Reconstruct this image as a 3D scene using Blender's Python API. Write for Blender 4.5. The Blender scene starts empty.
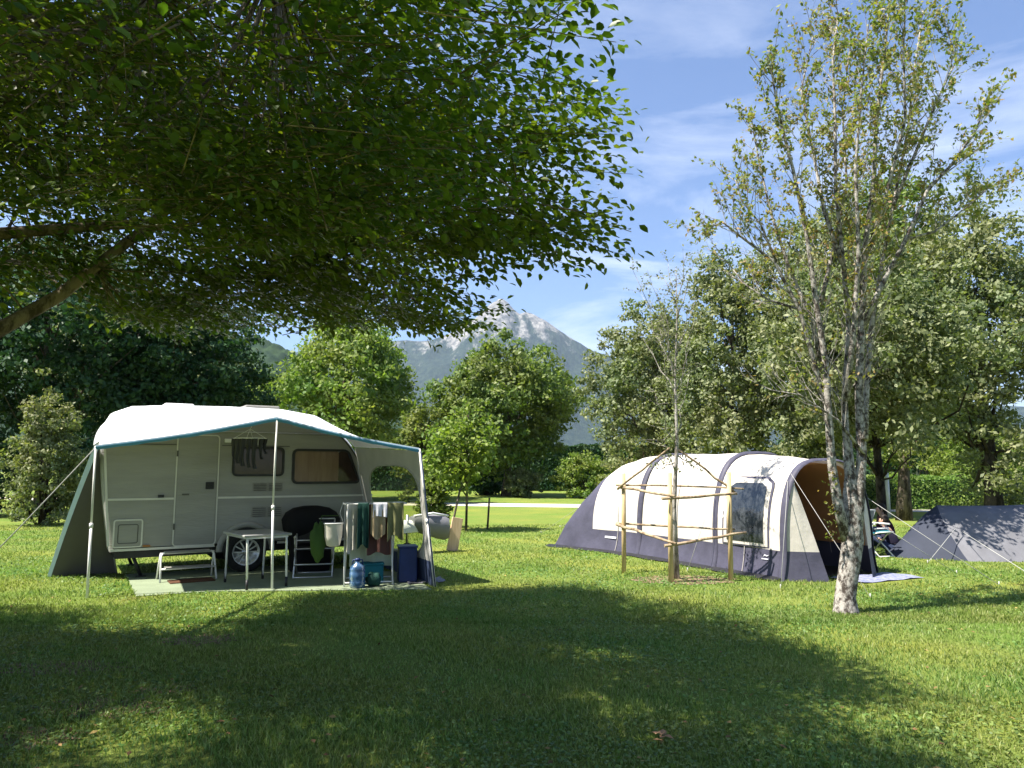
import bpy, math, random
import numpy as np
from mathutils import Vector, noise as mnoise

S = bpy.context.scene
COL = S.collection
rad = math.radians

# ------------------------------------------------------------------ camera, sky, sun, exposure
CAM_H = 1.6
PITCH = math.atan(86 / 740)
cam_d = bpy.data.cameras.new('camera')
cam_d.sensor_width = 36.0
cam_d.lens = 36.0 * 740 / 1024
cam_d.clip_start = 0.05
cam_d.clip_end = 30000
cam = bpy.data.objects.new('camera', cam_d)
cam.location = (0, 0, CAM_H)
cam.rotation_euler = (rad(90) + PITCH, 0, 0)
COL.objects.link(cam)
S.camera = cam

SUN_EL = rad(59)
SUN_DIR = Vector((-0.935 * math.cos(SUN_EL), -0.355 * math.cos(SUN_EL), math.sin(SUN_EL))).normalized()

w = bpy.data.worlds.new("World")
S.world = w
w.use_nodes = True
nt = w.node_tree
nt.nodes.clear()
out = nt.nodes.new('ShaderNodeOutputWorld')
bg = nt.nodes.new('ShaderNodeBackground')
bg.inputs['Strength'].default_value = 0.060
sky = nt.nodes.new('ShaderNodeTexSky')
sky.sky_type = 'NISHITA'
sky.sun_disc = False
sky.sun_elevation = SUN_EL
sky.sun_rotation = math.atan2(SUN_DIR.x, SUN_DIR.y)
sky.air_density = 1.0
sky.dust_density = 1.0
sky.ozone_density = 2.2
tc = nt.nodes.new('ShaderNodeTexCoord')
mp = nt.nodes.new('ShaderNodeMapping')
mp.inputs['Scale'].default_value = (1.3, 1.3, 5.0)
mp.inputs['Location'].default_value = (0.35, 0.1, 0.2)
nz = nt.nodes.new('ShaderNodeTexNoise')
nz.inputs['Scale'].default_value = 2.1
nz.inputs['Detail'].default_value = 9
nz.inputs['Roughness'].default_value = 0.62
nz.inputs['Distortion'].default_value = 0.5
rp = nt.nodes.new('ShaderNodeValToRGB')
rp.color_ramp.elements[0].position = 0.49
rp.color_ramp.elements[1].position = 0.78
sep = nt.nodes.new('ShaderNodeSeparateXYZ')
mr = nt.nodes.new('ShaderNodeMapRange')       # clouds thicker towards the horizon
mr.inputs['From Min'].default_value = 0.05
mr.inputs['From Max'].default_value = 0.6
mr.inputs['To Min'].default_value = 1.0
mr.inputs['To Max'].default_value = 0.18
mul = nt.nodes.new('ShaderNodeMath'); mul.operation = 'MULTIPLY'
mix = nt.nodes.new('ShaderNodeMix'); mix.data_type = 'RGBA'
mix.inputs['B'].default_value = (9.5, 9.8, 10.5, 1)
tint = nt.nodes.new('ShaderNodeMix'); tint.data_type = 'RGBA'; tint.blend_type = 'MULTIPLY'
tint.inputs['Factor'].default_value = 1.0
tint.inputs['B'].default_value = (0.86, 0.98, 1.20, 1)
L = nt.links.new
L(tc.outputs['Generated'], mp.inputs['Vector'])
L(mp.outputs['Vector'], nz.inputs['Vector'])
L(nz.outputs['Fac'], rp.inputs['Fac'])
L(tc.outputs['Generated'], sep.inputs['Vector'])
L(sep.outputs['Z'], mr.inputs['Value'])
L(rp.outputs['Color'], mul.inputs[0])
L(mr.outputs['Result'], mul.inputs[1])
L(mul.outputs['Value'], mix.inputs['Factor'])
L(sky.outputs['Color'], tint.inputs['A'])
L(tint.outputs['Result'], mix.inputs['A'])
L(mix.outputs['Result'], bg.inputs['Color'])
L(bg.outputs['Background'], out.inputs['Surface'])

sd = bpy.data.lights.new('sun', 'SUN')
sd.energy = 5.0
sd.angle = rad(0.55)
sd.color = (1.0, 0.94, 0.84)
sun = bpy.data.objects.new('sun', sd)
sun.rotation_euler = SUN_DIR.to_track_quat('Z', 'Y').to_euler()
sun.location = (-20, -8, 40)
COL.objects.link(sun)

vs = S.view_settings
vs.view_transform = 'Standard'
vs.look = 'None'
vs.gamma = 1.0
vs.use_curve_mapping = False
vs.exposure = 1.56
S.cycles.max_bounces = 6
S.cycles.diffuse_bounces = 3
S.cycles.glossy_bounces = 2
S.cycles.transmission_bounces = 4
S.cycles.transparent_max_bounces = 8
S.cycles.volume_bounces = 0
S.cycles.caustics_reflective = False
S.cycles.caustics_refractive = False

rng = np.random.default_rng(7)
random.seed(5)


# ------------------------------------------------------------------ helpers
def ray(px, py):
    u = (px - 512) / 740.0
    v = (384 - py) / 740.0
    c, s = math.cos(PITCH), math.sin(PITCH)
    return Vector((u, c - v * s, s + v * c))


def G(px, py, z=0.0):
    d = ray(px, py)
    t = (z - CAM_H) / d.z
    return Vector((d.x * t, d.y * t, z))


def R(px, py, Y):
    d = ray(px, py)
    t = Y / d.y
    return Vector((d.x * t, Y, CAM_H + d.z * t))


def tag(o, label=None, cat=None, group=None, kind=None):
    if label: o['label'] = label
    if cat: o['category'] = cat
    if group: o['group'] = group
    if kind: o['kind'] = kind
    return o


def empty(name, loc, label=None, cat=None, group=None):
    o = bpy.data.objects.new(name, None)
    o.location = loc
    o.empty_display_size = 0.2
    COL.objects.link(o)
    return tag(o, label, cat, group)


def wloc(o):
    v = Vector((0, 0, 0))
    while o is not None:
        v += o.location
        o = o.parent
    return v


def ob_from(name, me, mat, parent=None, origin=None):
    mats = mat if isinstance(mat, (list, tuple)) else [mat]
    for m in mats:
        me.materials.append(m)
    o = bpy.data.objects.new(name, me)
    COL.objects.link(o)
    if parent is not None:
        o.parent = parent
        base = wloc(parent)
    else:
        base = Vector(origin) if origin is not None else Vector((0, 0, 0))
        o.location = base
    if base.length > 0:
        n = len(me.vertices)
        a = np.empty(n * 3, dtype=np.float32)
        me.vertices.foreach_get('co', a)
        a = a.reshape(-1, 3) - np.array(base, dtype=np.float32)
        me.vertices.foreach_set('co', a.ravel())
    return o


def np_mesh(name, V, F, smooth=False):
    """V (n,3); F (m,k) all faces the same size"""
    V = np.asarray(V, dtype=np.float32)
    F = np.asarray(F, dtype=np.int32)
    me = bpy.data.meshes.new(name)
    me.vertices.add(len(V))
    me.vertices.foreach_set('co', V.ravel())
    m, k = F.shape
    me.loops.add(m * k)
    me.loops.foreach_set('vertex_index', F.ravel())
    me.polygons.add(m)
    me.polygons.foreach_set('loop_start', np.arange(0, m * k, k, dtype=np.int32))
    if smooth:
        me.polygons.foreach_set('use_smooth', np.ones(m, dtype=bool))
    me.update(calc_edges=True)
    return me


class B:
    def __init__(self):
        self.v = []; self.f = []; self.mi = []; self.sm = []

    def add(self, vs_, fs, mi=0, smooth=False):
        n = len(self.v)
        self.v += [tuple(p) for p in vs_]
        for f in fs:
            self.f.append([n + i for i in f]); self.mi.append(mi); self.sm.append(smooth)
        return self

    def box(self, c, h, ax=None, mi=0):
        c = Vector(c)
        X, Y, Z = ax if ax else (Vector((1, 0, 0)), Vector((0, 1, 0)), Vector((0, 0, 1)))
        X, Y, Z = Vector(X), Vector(Y), Vector(Z)
        vs_ = []
        for sx in (-1, 1):
            for sy in (-1, 1):
                for sz in (-1, 1):
                    vs_.append(c + X * h[0] * sx + Y * h[1] * sy + Z * h[2] * sz)
        self.add(vs_, [(0, 1, 3, 2), (4, 6, 7, 5), (0, 4, 5, 1), (2, 3, 7, 6), (0, 2, 6, 4), (1, 5, 7, 3)], mi)
        return self

    def tube(self, pts, r, n=8, mi=0, cap=True):
        pts = [Vector(p) for p in pts]
        rs = r if isinstance(r, (list, tuple)) else [r] * len(pts)
        rings = []
        prev = None
        for i, p in enumerate(pts):
            if i == 0: t = pts[1] - p
            elif i == len(pts) - 1: t = p - pts[i - 1]
            else: t = (pts[i + 1] - p).normalized() + (p - pts[i - 1]).normalized()
            if t.length < 1e-9: t = Vector((0, 0, 1))
            t.normalize()
            if prev is None:
                a = Vector((0, 0, 1)) if abs(t.z) < 0.9 else Vector((1, 0, 0))
                u = t.cross(a).normalized()
            else:
                u = (prev - t * prev.dot(t)).normalized()
            prev = u
            w_ = t.cross(u)
            rings.append([p + (u * math.cos(2 * math.pi * k / n) + w_ * math.sin(2 * math.pi * k / n)) * rs[i] for k in range(n)])
        vs_ = [q for ring in rings for q in ring]
        fs = []
        for i in range(len(rings) - 1):
            for k in range(n):
                a, b = i * n + k, i * n + (k + 1) % n
                fs.append((a, b, b + n, a + n))
        self.add(vs_, fs, mi, True)
        if cap:
            b0 = len(self.v) - len(vs_)
            self.f.append([b0 + k for k in range(n)][::-1]); self.mi.append(mi); self.sm.append(False)
            b1 = len(self.v) - n
            self.f.append([b1 + k for k in range(n)]); self.mi.append(mi); self.sm.append(False)
        return self

    def grid(self, P, mi=0, smooth=True, closed=False):
        nu, nv = len(P), len(P[0])
        vs_ = [q for row in P for q in row]
        fs = []; m = []
        for i in range(nu - 1):
            for j in range(nv - 1 + (1 if closed else 0)):
                j2 = (j + 1) % nv
                fs.append((i * nv + j, (i + 1) * nv + j, (i + 1) * nv + j2, i * nv + j2))
        n = len(self.v)
        self.v += [tuple(p) for p in vs_]
        for k, f in enumerate(fs):
            self.f.append([n + i for i in f])
            mm = mi(k // (nv - 1 + (1 if closed else 0)), k % (nv - 1 + (1 if closed else 0))) if callable(mi) else mi
            self.mi.append(mm); self.sm.append(smooth)
        return self

    def sheet(self, P, th, mi=0, smooth=True):
        """a cloth-like grid with real thickness th (two skins and a rim)"""
        nu, nv = len(P), len(P[0])
        P = [[Vector(p) for p in row] for row in P]
        N = [[None] * nv for _ in range(nu)]
        for i in range(nu):
            for j in range(nv):
                a = P[min(i + 1, nu - 1)][j] - P[max(i - 1, 0)][j]
                b = P[i][min(j + 1, nv - 1)] - P[i][max(j - 1, 0)]
                nn = a.cross(b)
                N[i][j] = nn.normalized() if nn.length > 1e-9 else Vector((0, 0, 1))
        Q = [[P[i][j] - N[i][j] * th for j in range(nv)] for i in range(nu)]
        self.grid(P, mi, smooth)
        self.grid([row[::-1] for row in Q], mi if not callable(mi) else (lambda i, j: mi(i, nv - 2 - j)), smooth)
        m0 = mi if not callable(mi) else mi(0, 0)
        def rim(line1, line2):
            self.grid([line1, line2], m0, False)
        rim([P[0][j] for j in range(nv)], [Q[0][j] for j in range(nv)])
        rim([Q[-1][j] for j in range(nv)], [P[-1][j] for j in range(nv)])
        rim([Q[i][0] for i in range(nu)], [P[i][0] for i in range(nu)])
        rim([P[i][-1] for i in range(nu)], [Q[i][-1] for i in range(nu)])
        return self

    def prism(self, poly, d, mi=0):
        """poly: planar loop of points, d: extrusion vector"""
        poly = [Vector(p) for p in poly]; d = Vector(d); n = len(poly)
        vs_ = poly + [p + d for p in poly]
        fs = [tuple(range(n))[::-1], tuple(range(n, 2 * n))]
        for i in range(n):
            j = (i + 1) % n
            fs.append((i, j, n + j, n + i))
        return self.add(vs_, fs, mi)

    def blob(self, c, r, nu=12, nv=8, fn=None, mi=0):
        c = Vector(c)
        P = []
        for i in range(nv + 1):
            th = math.pi * i / nv
            row = []
            for j in range(nu):
                ph = 2 * math.pi * j / nu
                d = Vector((math.sin(th) * math.cos(ph), math.sin(th) * math.sin(ph), math.cos(th)))
                k = fn(d) if fn else 1.0
                row.append(c + Vector((d.x * r[0], d.y * r[1], d.z * r[2])) * k)
            P.append(row)
        return self.grid(P, mi, True, closed=True)

    def build(self, name, mat, parent=None, origin=None, bevel=0, subsurf=0):
        me = bpy.data.meshes.new(name)
        me.from_pydata(self.v, [], self.f)
        me.polygons.foreach_set('material_index', self.mi)
        me.polygons.foreach_set('use_smooth', self.sm)
        me.update()
        o = ob_from(name, me, mat, parent, origin)
        if bevel:
            b = o.modifiers.new('bevel', 'BEVEL'); b.width = bevel; b.segments = 2; b.limit_method = 'ANGLE'
        if subsurf:
            b = o.modifiers.new('sub', 'SUBSURF'); b.levels = subsurf; b.render_levels = subsurf
        return o


# ------------------------------------------------------------------ materials
def newmat(name):
    m = bpy.data.materials.new(name)
    m.use_nodes = True
    return m, m.node_tree, m.node_tree.nodes['Principled BSDF']


def mat(name, c, rough=0.6, spec=0.4, var=0.12, scale=6.0, bump=0.0, bscale=40.0, metal=0.0, c2=None, stretch=(1, 1, 1)):
    m, t, p = newmat(name)
    p.inputs['Roughness'].default_value = rough
    p.inputs['Specular IOR Level'].default_value = spec
    p.inputs['Metallic'].default_value = metal
    co = t.nodes.new('ShaderNodeTexCoord')
    mp_ = t.nodes.new('ShaderNodeMapping'); mp_.inputs['Scale'].default_value = stretch
    t.links.new(co.outputs['Object'], mp_.inputs['Vector'])
    n = t.nodes.new('ShaderNodeTexNoise')
    n.inputs['Scale'].default_value = scale; n.inputs['Detail'].default_value = 6
    n.inputs['Roughness'].default_value = 0.6
    r = t.nodes.new('ShaderNodeValToRGB')
    a = tuple(max(0, x * (1 - var)) for x in c); b = tuple(min(1, x * (1 + var)) for x in c)
    if c2: a, b = c, c2
    r.color_ramp.elements[0].position = 0.35; r.color_ramp.elements[0].color = (*a, 1)
    r.color_ramp.elements[1].position = 0.65; r.color_ramp.elements[1].color = (*b, 1)
    t.links.new(mp_.outputs['Vector'], n.inputs['Vector'])
    t.links.new(n.outputs['Fac'], r.inputs['Fac'])
    t.links.new(r.outputs['Color'], p.inputs['Base Color'])
    if bump:
        n2 = t.nodes.new('ShaderNodeTexNoise'); n2.inputs['Scale'].default_value = bscale; n2.inputs['Detail'].default_value = 4
        bn = t.nodes.new('ShaderNodeBump'); bn.inputs['Strength'].default_value = bump; bn.inputs['Distance'].default_value = 0.02
        t.links.new(mp_.outputs['Vector'], n2.inputs['Vector'])
        t.links.new(n2.outputs['Fac'], bn.inputs['Height'])
        t.links.new(bn.outputs['Normal'], p.inputs['Normal'])
    return m


def fabric(name, c, trans=0.25, rough=0.75, var=0.08, scale=3.0, bump=0.25, bscale=6.0, spec=0.25):
    """thin cloth that lets some light through"""
    m = mat(name, c, rough, spec, var, scale, bump, bscale)
    t = m.node_tree
    p = t.nodes['Principled BSDF']
    tr = t.nodes.new('ShaderNodeBsdfTranslucent')
    tr.inputs['Color'].default_value = (*c, 1)
    mx = t.nodes.new('ShaderNodeMixShader'); mx.inputs['Fac'].default_value = trans
    o = t.nodes['Material Output']
    t.links.new(p.outputs['BSDF'], mx.inputs[1]); t.links.new(tr.outputs['BSDF'], mx.inputs[2])
    t.links.new(mx.outputs['Shader'], o.inputs['Surface'])
    return m


def leafmat(name, cols, trans=0.4, rough=0.45, spec=0.5, tcol=None, tint_scale=0.35):
    m, t, p = newmat(name)
    p.inputs['Roughness'].default_value = rough
    p.inputs['Specular IOR Level'].default_value = spec
    g = t.nodes.new('ShaderNodeNewGeometry')
    r = t.nodes.new('ShaderNodeValToRGB')
    el = r.color_ramp.elements
    while len(el) < len(cols): el.new(0.5)
    for i, c in enumerate(cols):
        el[i].position = i / (len(cols) - 1); el[i].color = (*c, 1)
    t.links.new(g.outputs['Random Per Island'], r.inputs['Fac'])
    co = t.nodes.new('ShaderNodeTexCoord')
    n = t.nodes.new('ShaderNodeTexNoise'); n.inputs['Scale'].default_value = tint_scale; n.inputs['Detail'].default_value = 2
    t.links.new(co.outputs['Object'], n.inputs['Vector'])
    hs = t.nodes.new('ShaderNodeHueSaturation')
    mr_ = t.nodes.new('ShaderNodeMapRange'); mr_.inputs['To Min'].default_value = 0.47; mr_.inputs['To Max'].default_value = 0.53
    mr_.inputs['From Min'].default_value = 0.3; mr_.inputs['From Max'].default_value = 0.7
    t.links.new(n.outputs['Fac'], mr_.inputs['Value'])
    t.links.new(mr_.outputs['Result'], hs.inputs['Hue'])
    t.links.new(r.outputs['Color'], hs.inputs['Color'])
    t.links.new(hs.outputs['Color'], p.inputs['Base Color'])
    tr = t.nodes.new('ShaderNodeBsdfTranslucent')
    mc = t.nodes.new('ShaderNodeMix'); mc.data_type = 'RGBA'; mc.blend_type = 'MULTIPLY'; mc.inputs['Factor'].default_value = 1
    mc.inputs['B'].default_value = (*(tcol or (1.5, 1.7, 0.6)), 1)
    t.links.new(hs.outputs['Color'], mc.inputs['A'])
    t.links.new(mc.outputs['Result'], tr.inputs['Color'])
    mx = t.nodes.new('ShaderNodeMixShader'); mx.inputs['Fac'].default_value = trans
    o = t.nodes['Material Output']
    t.links.new(p.outputs['BSDF'], mx.inputs[1]); t.links.new(tr.outputs['BSDF'], mx.inputs[2])
    t.links.new(mx.outputs['Shader'], o.inputs['Surface'])
    return m


def barkmat(name, dark, pale, scale=9.0, stretch=(1, 1, 0.35), lo=0.42, hi=0.56, bump=0.8):
    m, t, p = newmat(name)
    p.inputs['Roughness'].default_value = 0.9
    p.inputs['Specular IOR Level'].default_value = 0.15
    co = t.nodes.new('ShaderNodeTexCoord')
    mp_ = t.nodes.new('ShaderNodeMapping'); mp_.inputs['Scale'].default_value = stretch
    n = t.nodes.new('ShaderNodeTexNoise'); n.inputs['Scale'].default_value = scale; n.inputs['Detail'].default_value = 9; n.inputs['Roughness'].default_value = 0.7
    r = t.nodes.new('ShaderNodeValToRGB')
    r.color_ramp.elements[0].position = lo; r.color_ramp.elements[0].color = (*dark, 1)
    r.color_ramp.elements[1].position = hi; r.color_ramp.elements[1].color = (*pale, 1)
    bn = t.nodes.new('ShaderNodeBump'); bn.inputs['Strength'].default_value = bump; bn.inputs['Distance'].default_value = 0.03
    l = t.links.new
    l(co.outputs['Object'], mp_.inputs['Vector']); l(mp_.outputs['Vector'], n.inputs['Vector'])
    l(n.outputs['Fac'], r.inputs['Fac']); l(r.outputs['Color'], p.inputs['Base Color'])
    l(n.outputs['Fac'], bn.inputs['Height']); l(bn.outputs['Normal'], p.inputs['Normal'])
    return m


def groundmat():
    m, t, p = newmat('lawn')
    p.inputs['Roughness'].default_value = 0.95
    p.inputs['Specular IOR Level'].default_value = 0.1
    l = t.links.new
    co = t.nodes.new('ShaderNodeTexCoord')
    def noise(sc, det, ro=0.6):
        n = t.nodes.new('ShaderNodeTexNoise'); n.inputs['Scale'].default_value = sc
        n.inputs['Detail'].default_value = det; n.inputs['Roughness'].default_value = ro
        l(co.outputs['Object'], n.inputs['Vector']); return n
    def ramp(src, stops):
        r = t.nodes.new('ShaderNodeValToRGB'); el = r.color_ramp.elements
        while len(el) < len(stops): el.new(0.5)
        for i, (q, c) in enumerate(stops):
            el[i].position = q; el[i].color = (*c, 1)
        l(src, r.inputs['Fac']); return r
    fine = ramp(noise(38, 6, 0.7).outputs['Fac'], [(0.3, (0.07, 0.10, 0.02)), (0.52, (0.155, 0.20, 0.045)), (0.72, (0.26, 0.31, 0.085))])
    big = ramp(noise(0.45, 5).outputs['Fac'], [(0.35, (0.75, 0.95, 0.7)), (0.5, (1.0, 1.0, 0.9)), (0.66, (1.35, 1.15, 0.95))])
    mu = t.nodes.new('ShaderNodeMix'); mu.data_type = 'RGBA'; mu.blend_type = 'MULTIPLY'; mu.inputs['Factor'].default_value = 1
    l(fine.outputs['Color'], mu.inputs['A']); l(big.outputs['Color'], mu.inputs['B'])
    dry = ramp(noise(0.9, 7, 0.65).outputs['Fac'], [(0.62, (0, 0, 0)), (0.74, (0.55, 0.55, 0.55))])
    m2 = t.nodes.new('ShaderNodeMix'); m2.data_type = 'RGBA'
    m2.inputs['B'].default_value = (0.17, 0.125, 0.06, 1)
    l(dry.outputs['Color'], m2.inputs['Factor']); l(mu.outputs['Result'], m2.inputs['A'])
    l(m2.outputs['Result'], p.inputs['Base Color'])
    bn = t.nodes.new('ShaderNodeBump'); bn.inputs['Strength'].default_value = 0.9; bn.inputs['Distance'].default_value = 0.03
    l(noise(30, 8, 0.75).outputs['Fac'], bn.inputs['Height']); l(bn.outputs['Normal'], p.inputs['Normal'])
    return m


M = {}
M['lawn'] = groundmat()
M['path'] = mat('pale_gravel', (0.50, 0.46, 0.38), 0.95, 0.1, 0.15, 9, 0.6, 60)
M['soil'] = mat('bark_mulch', (0.10, 0.065, 0.04), 0.95, 0.1, 0.5, 22, 0.9, 40, c2=(0.30, 0.22, 0.14))
M['van_side'] = mat('grey_beige_panel', (0.285, 0.28, 0.262), 0.36, 0.45, 0.12, 1.6, 0.25, 22, stretch=(0.35, 0.35, 2.2))
M['van_roof'] = mat('white_panel', (0.80, 0.80, 0.80), 0.35, 0.45, 0.04, 2)
M['trim'] = mat('pale_trim', (0.62, 0.61, 0.57), 0.35, 0.5, 0.06, 5)
M['seam'] = mat('dark_seam', (0.10, 0.10, 0.095), 0.7, 0.3, 0.1, 5)
M['black'] = mat('black_plastic', (0.018, 0.018, 0.02), 0.5, 0.4, 0.3, 8)
M['rubber'] = mat('tyre_rubber', (0.022, 0.022, 0.022), 0.85, 0.2, 0.3, 20, 0.4, 60)
M['alu'] = mat('brushed_aluminium', (0.55, 0.55, 0.56), 0.35, 0.5, 0.08, 20, metal=0.7)
M['white_tube'] = mat('white_painted_tube', (0.74, 0.73, 0.70), 0.4, 0.5, 0.06, 10)
M['grey_vent'] = mat('grey_vent_plastic', (0.27, 0.26, 0.24), 0.6, 0.3, 0.1, 12)
M['glass_dark'] = mat('smoked_glass', (0.04, 0.022, 0.018), 0.12, 0.4, 0.3, 3)
M['curtain'] = mat('curtained_pane', (0.17, 0.10, 0.065), 0.3, 0.4, 0.25, 2.5, c2=(0.24, 0.16, 0.11), stretch=(5, 5, 0.5))
M['reflector'] = mat('amber_reflector', (0.35, 0.14, 0.03), 0.3, 0.5, 0.1)
M['red'] = mat('red_plastic', (0.35, 0.02, 0.02), 0.35, 0.5, 0.1)
M['canopy'] = fabric('white_awning_cloth', (0.76, 0.77, 0.79), 0.05, bump=0.3, bscale=3)
M['awn_grey'] = fabric('grey_awning_cloth', (0.085, 0.085, 0.085), 0.02, bump=0.4, bscale=4)
M['awn_side'] = fabric('pale_grey_awning_cloth', (0.42, 0.41, 0.38), 0.08, bump=0.4, bscale=4)
M['blue'] = fabric('blue_trim_cloth', (0.10, 0.30, 0.46), 0.10)
M['palebl'] = fabric('pale_blue_trim_cloth', (0.48, 0.60, 0.74), 0.05)
M['navy'] = fabric('navy_cloth', (0.035, 0.05, 0.10), 0.05, bump=0.4)
M['sheet'] = mat('pale_green_groundsheet', (0.20, 0.24, 0.155), 0.8, 0.2, 0.1, 3, 0.3, 50)
M['mat_br'] = mat('brown_doormat', (0.10, 0.05, 0.03), 0.95, 0.1, 0.3, 20, 0.6, 90)
M['cream'] = fabric('cream_tent_cloth', (0.57, 0.53, 0.47), 0.10, bump=0.6, bscale=5, var=0.04)
M['tent_navy'] = fabric('indigo_tent_cloth', (0.068, 0.066, 0.098), 0.04, bump=0.7, bscale=5, rough=0.55, var=0.15)
M['orange'] = fabric('tan_lining', (0.52, 0.27, 0.12), 0.35, bump=0.2)
M['tent2'] = fabric('grey_tent_cloth', (0.15, 0.15, 0.165), 0.04, bump=0.6, bscale=3, var=0.12)
M['tent2_shaded'] = fabric('shaded_dark_blue_tent_cloth', (0.032, 0.038, 0.058), 0.04, bump=0.6, bscale=3)  # navy end cloth, with tree shade mixed into its colour
M['cover'] = fabric('black_cover', (0.008, 0.008, 0.010), 0.0, spec=0.15)
M['rope'] = mat('pale_cord', (0.36, 0.36, 0.34), 0.8, 0.2, 0.1)
M['wood'] = mat('peeled_stake_wood', (0.42, 0.30, 0.15), 0.8, 0.2, 0.2, 12, 0.5, 30, c2=(0.62, 0.48, 0.27), stretch=(1, 1, 0.15))
M['stick'] = mat('rough_stick_wood', (0.16, 0.11, 0.07), 0.9, 0.1, 0.2, 12, 0.6, 30, c2=(0.42, 0.33, 0.22))
M['board'] = mat('sawn_pale_board', (0.58, 0.40, 0.24), 0.75, 0.2, 0.1, 8, c2=(0.70, 0.52, 0.34), stretch=(3, 3, 0.3))
M['teal'] = fabric('teal_cloth', (0.015, 0.15, 0.19), 0.12)
M['skin'] = mat('skin', (0.45, 0.27, 0.19), 0.55, 0.3, 0.06)
M['hair'] = mat('dark_hair', (0.02, 0.014, 0.01), 0.6, 0.3, 0.3, 30)
M['shirt'] = mat('dark_shirt', (0.025, 0.022, 0.04), 0.9, 0.1, 0.2)
M['shirt2'] = mat('maroon_shirt', (0.08, 0.02, 0.035), 0.9, 0.1, 0.2)
M['jeans'] = mat('dark_jeans', (0.03, 0.04, 0.075), 0.9, 0.1, 0.2)
M['blue_box'] = mat('blue_plastic', (0.012, 0.028, 0.12), 0.4, 0.4, 0.15)
M['tshirt_g'] = fabric('dark_green_cloth', (0.015, 0.06, 0.045), 0.1)
M['brown_c'] = fabric('brown_cloth', (0.11, 0.05, 0.04), 0.1)
M['cream_c'] = fabric('cream_cloth', (0.62, 0.58, 0.50), 0.15)
M['white_c'] = fabric('white_cloth', (0.72, 0.72, 0.78), 0.2)
M['tan_c'] = fabric('tan_cloth', (0.42, 0.32, 0.19), 0.12)
M['olive_c'] = fabric('olive_cloth', (0.20, 0.20, 0.09), 0.12)
M['pink_c'] = fabric('mauve_cloth', (0.30, 0.16, 0.20), 0.12)
M['green_c'] = fabric('green_cloth', (0.05, 0.10, 0.02), 0.1)
M['sheet_c'] = fabric('pale_green_cloth', (0.55, 0.60, 0.45), 0.2)
M['grey_cov'] = fabric('grey_cover', (0.19, 0.19, 0.21), 0.04)
M['table'] = mat('grey_tabletop', (0.30, 0.30, 0.29), 0.5, 0.4, 0.1, 8)
M['wall'] = mat('cream_render', (0.62, 0.55, 0.45), 0.9, 0.1, 0.08, 2)
M['rooft'] = mat('brown_rooftile', (0.16, 0.08, 0.06), 0.8, 0.2, 0.2, 4)

mj, tj, pj = newmat('water_jug')
pj.inputs['Base Color'].default_value = (0.06, 0.15, 0.30, 1)
pj.inputs['Roughness'].default_value = 0.25
pj.inputs['Transmission Weight'].default_value = 0.35
M['jug'] = mj
mv, tv, pv = newmat('clear_vinyl')                # thin clear film with a faint sheen
trn = tv.nodes.new('ShaderNodeBsdfTransparent'); trn.inputs['Color'].default_value = (0.74, 0.78, 0.62, 1)
gls = tv.nodes.new('ShaderNodeBsdfGlossy'); gls.inputs['Roughness'].default_value = 0.12
wv = tv.nodes.new('ShaderNodeTexNoise'); wv.inputs['Scale'].default_value = 5
bv = tv.nodes.new('ShaderNodeBump'); bv.inputs['Strength'].default_value = 0.5
mxv = tv.nodes.new('ShaderNodeMixShader'); mxv.inputs['Fac'].default_value = 0.20
tv.links.new(wv.outputs['Fac'], bv.inputs['Height']); tv.links.new(bv.outputs['Normal'], gls.inputs['Normal'])
tv.links.new(trn.outputs['BSDF'], mxv.inputs[1]); tv.links.new(gls.outputs['BSDF'], mxv.inputs[2])
tv.links.new(mxv.outputs['Shader'], tv.nodes['Material Output'].inputs['Surface'])
M['vinyl'] = mv
mw, tw, pw = newmat('tinted_tent_film')
trn = tw.nodes.new('ShaderNodeBsdfTransparent'); trn.inputs['Color'].default_value = (0.22, 0.23, 0.25, 1)
gls = tw.nodes.new('ShaderNodeBsdfGlossy'); gls.inputs['Roughness'].default_value = 0.08
wv = tw.nodes.new('ShaderNodeTexNoise'); wv.inputs['Scale'].default_value = 3
bv = tw.nodes.new('ShaderNodeBump'); bv.inputs['Strength'].default_value = 0.35
mxv = tw.nodes.new('ShaderNodeMixShader'); mxv.inputs['Fac'].default_value = 0.16
tw.links.new(wv.outputs['Fac'], bv.inputs['Height']); tw.links.new(bv.outputs['Normal'], gls.inputs['Normal'])
tw.links.new(trn.outputs['BSDF'], mxv.inputs[1]); tw.links.new(gls.outputs['BSDF'], mxv.inputs[2])
tw.links.new(mxv.outputs['Shader'], tw.nodes['Material Output'].inputs['Surface'])
M['film'] = mw

M['leaf_beech'] = leafmat('beech_leaf', [(0.042, 0.078, 0.012), (0.07, 0.113, 0.016), (0.115, 0.155, 0.025)], 0.42, 0.45, 0.35, (1.5, 1.65, 0.4))
M['leaf_light'] = leafmat('fresh_leaf', [(0.09, 0.15, 0.03), (0.15, 0.21, 0.045), (0.22, 0.27, 0.07)], 0.35, 0.5, 0.25)
M['leaf_mid'] = leafmat('broad_leaf', [(0.065, 0.105, 0.025), (0.11, 0.155, 0.035), (0.18, 0.22, 0.055)], 0.32, 0.5, 0.25)
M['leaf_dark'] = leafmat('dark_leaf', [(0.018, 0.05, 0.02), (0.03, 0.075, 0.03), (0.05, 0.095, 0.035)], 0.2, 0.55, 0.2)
M['leaf_olive'] = leafmat('grey_green_leaf', [(0.085, 0.11, 0.045), (0.15, 0.175, 0.075), (0.25, 0.265, 0.14)], 0.28, 0.55, 0.3)
M['leaf_yellow'] = leafmat('yellowing_leaf', [(0.09, 0.13, 0.03), (0.16, 0.19, 0.05), (0.24, 0.24, 0.06), (0.27, 0.17, 0.08)], 0.38, 0.5, 0.3)
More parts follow.
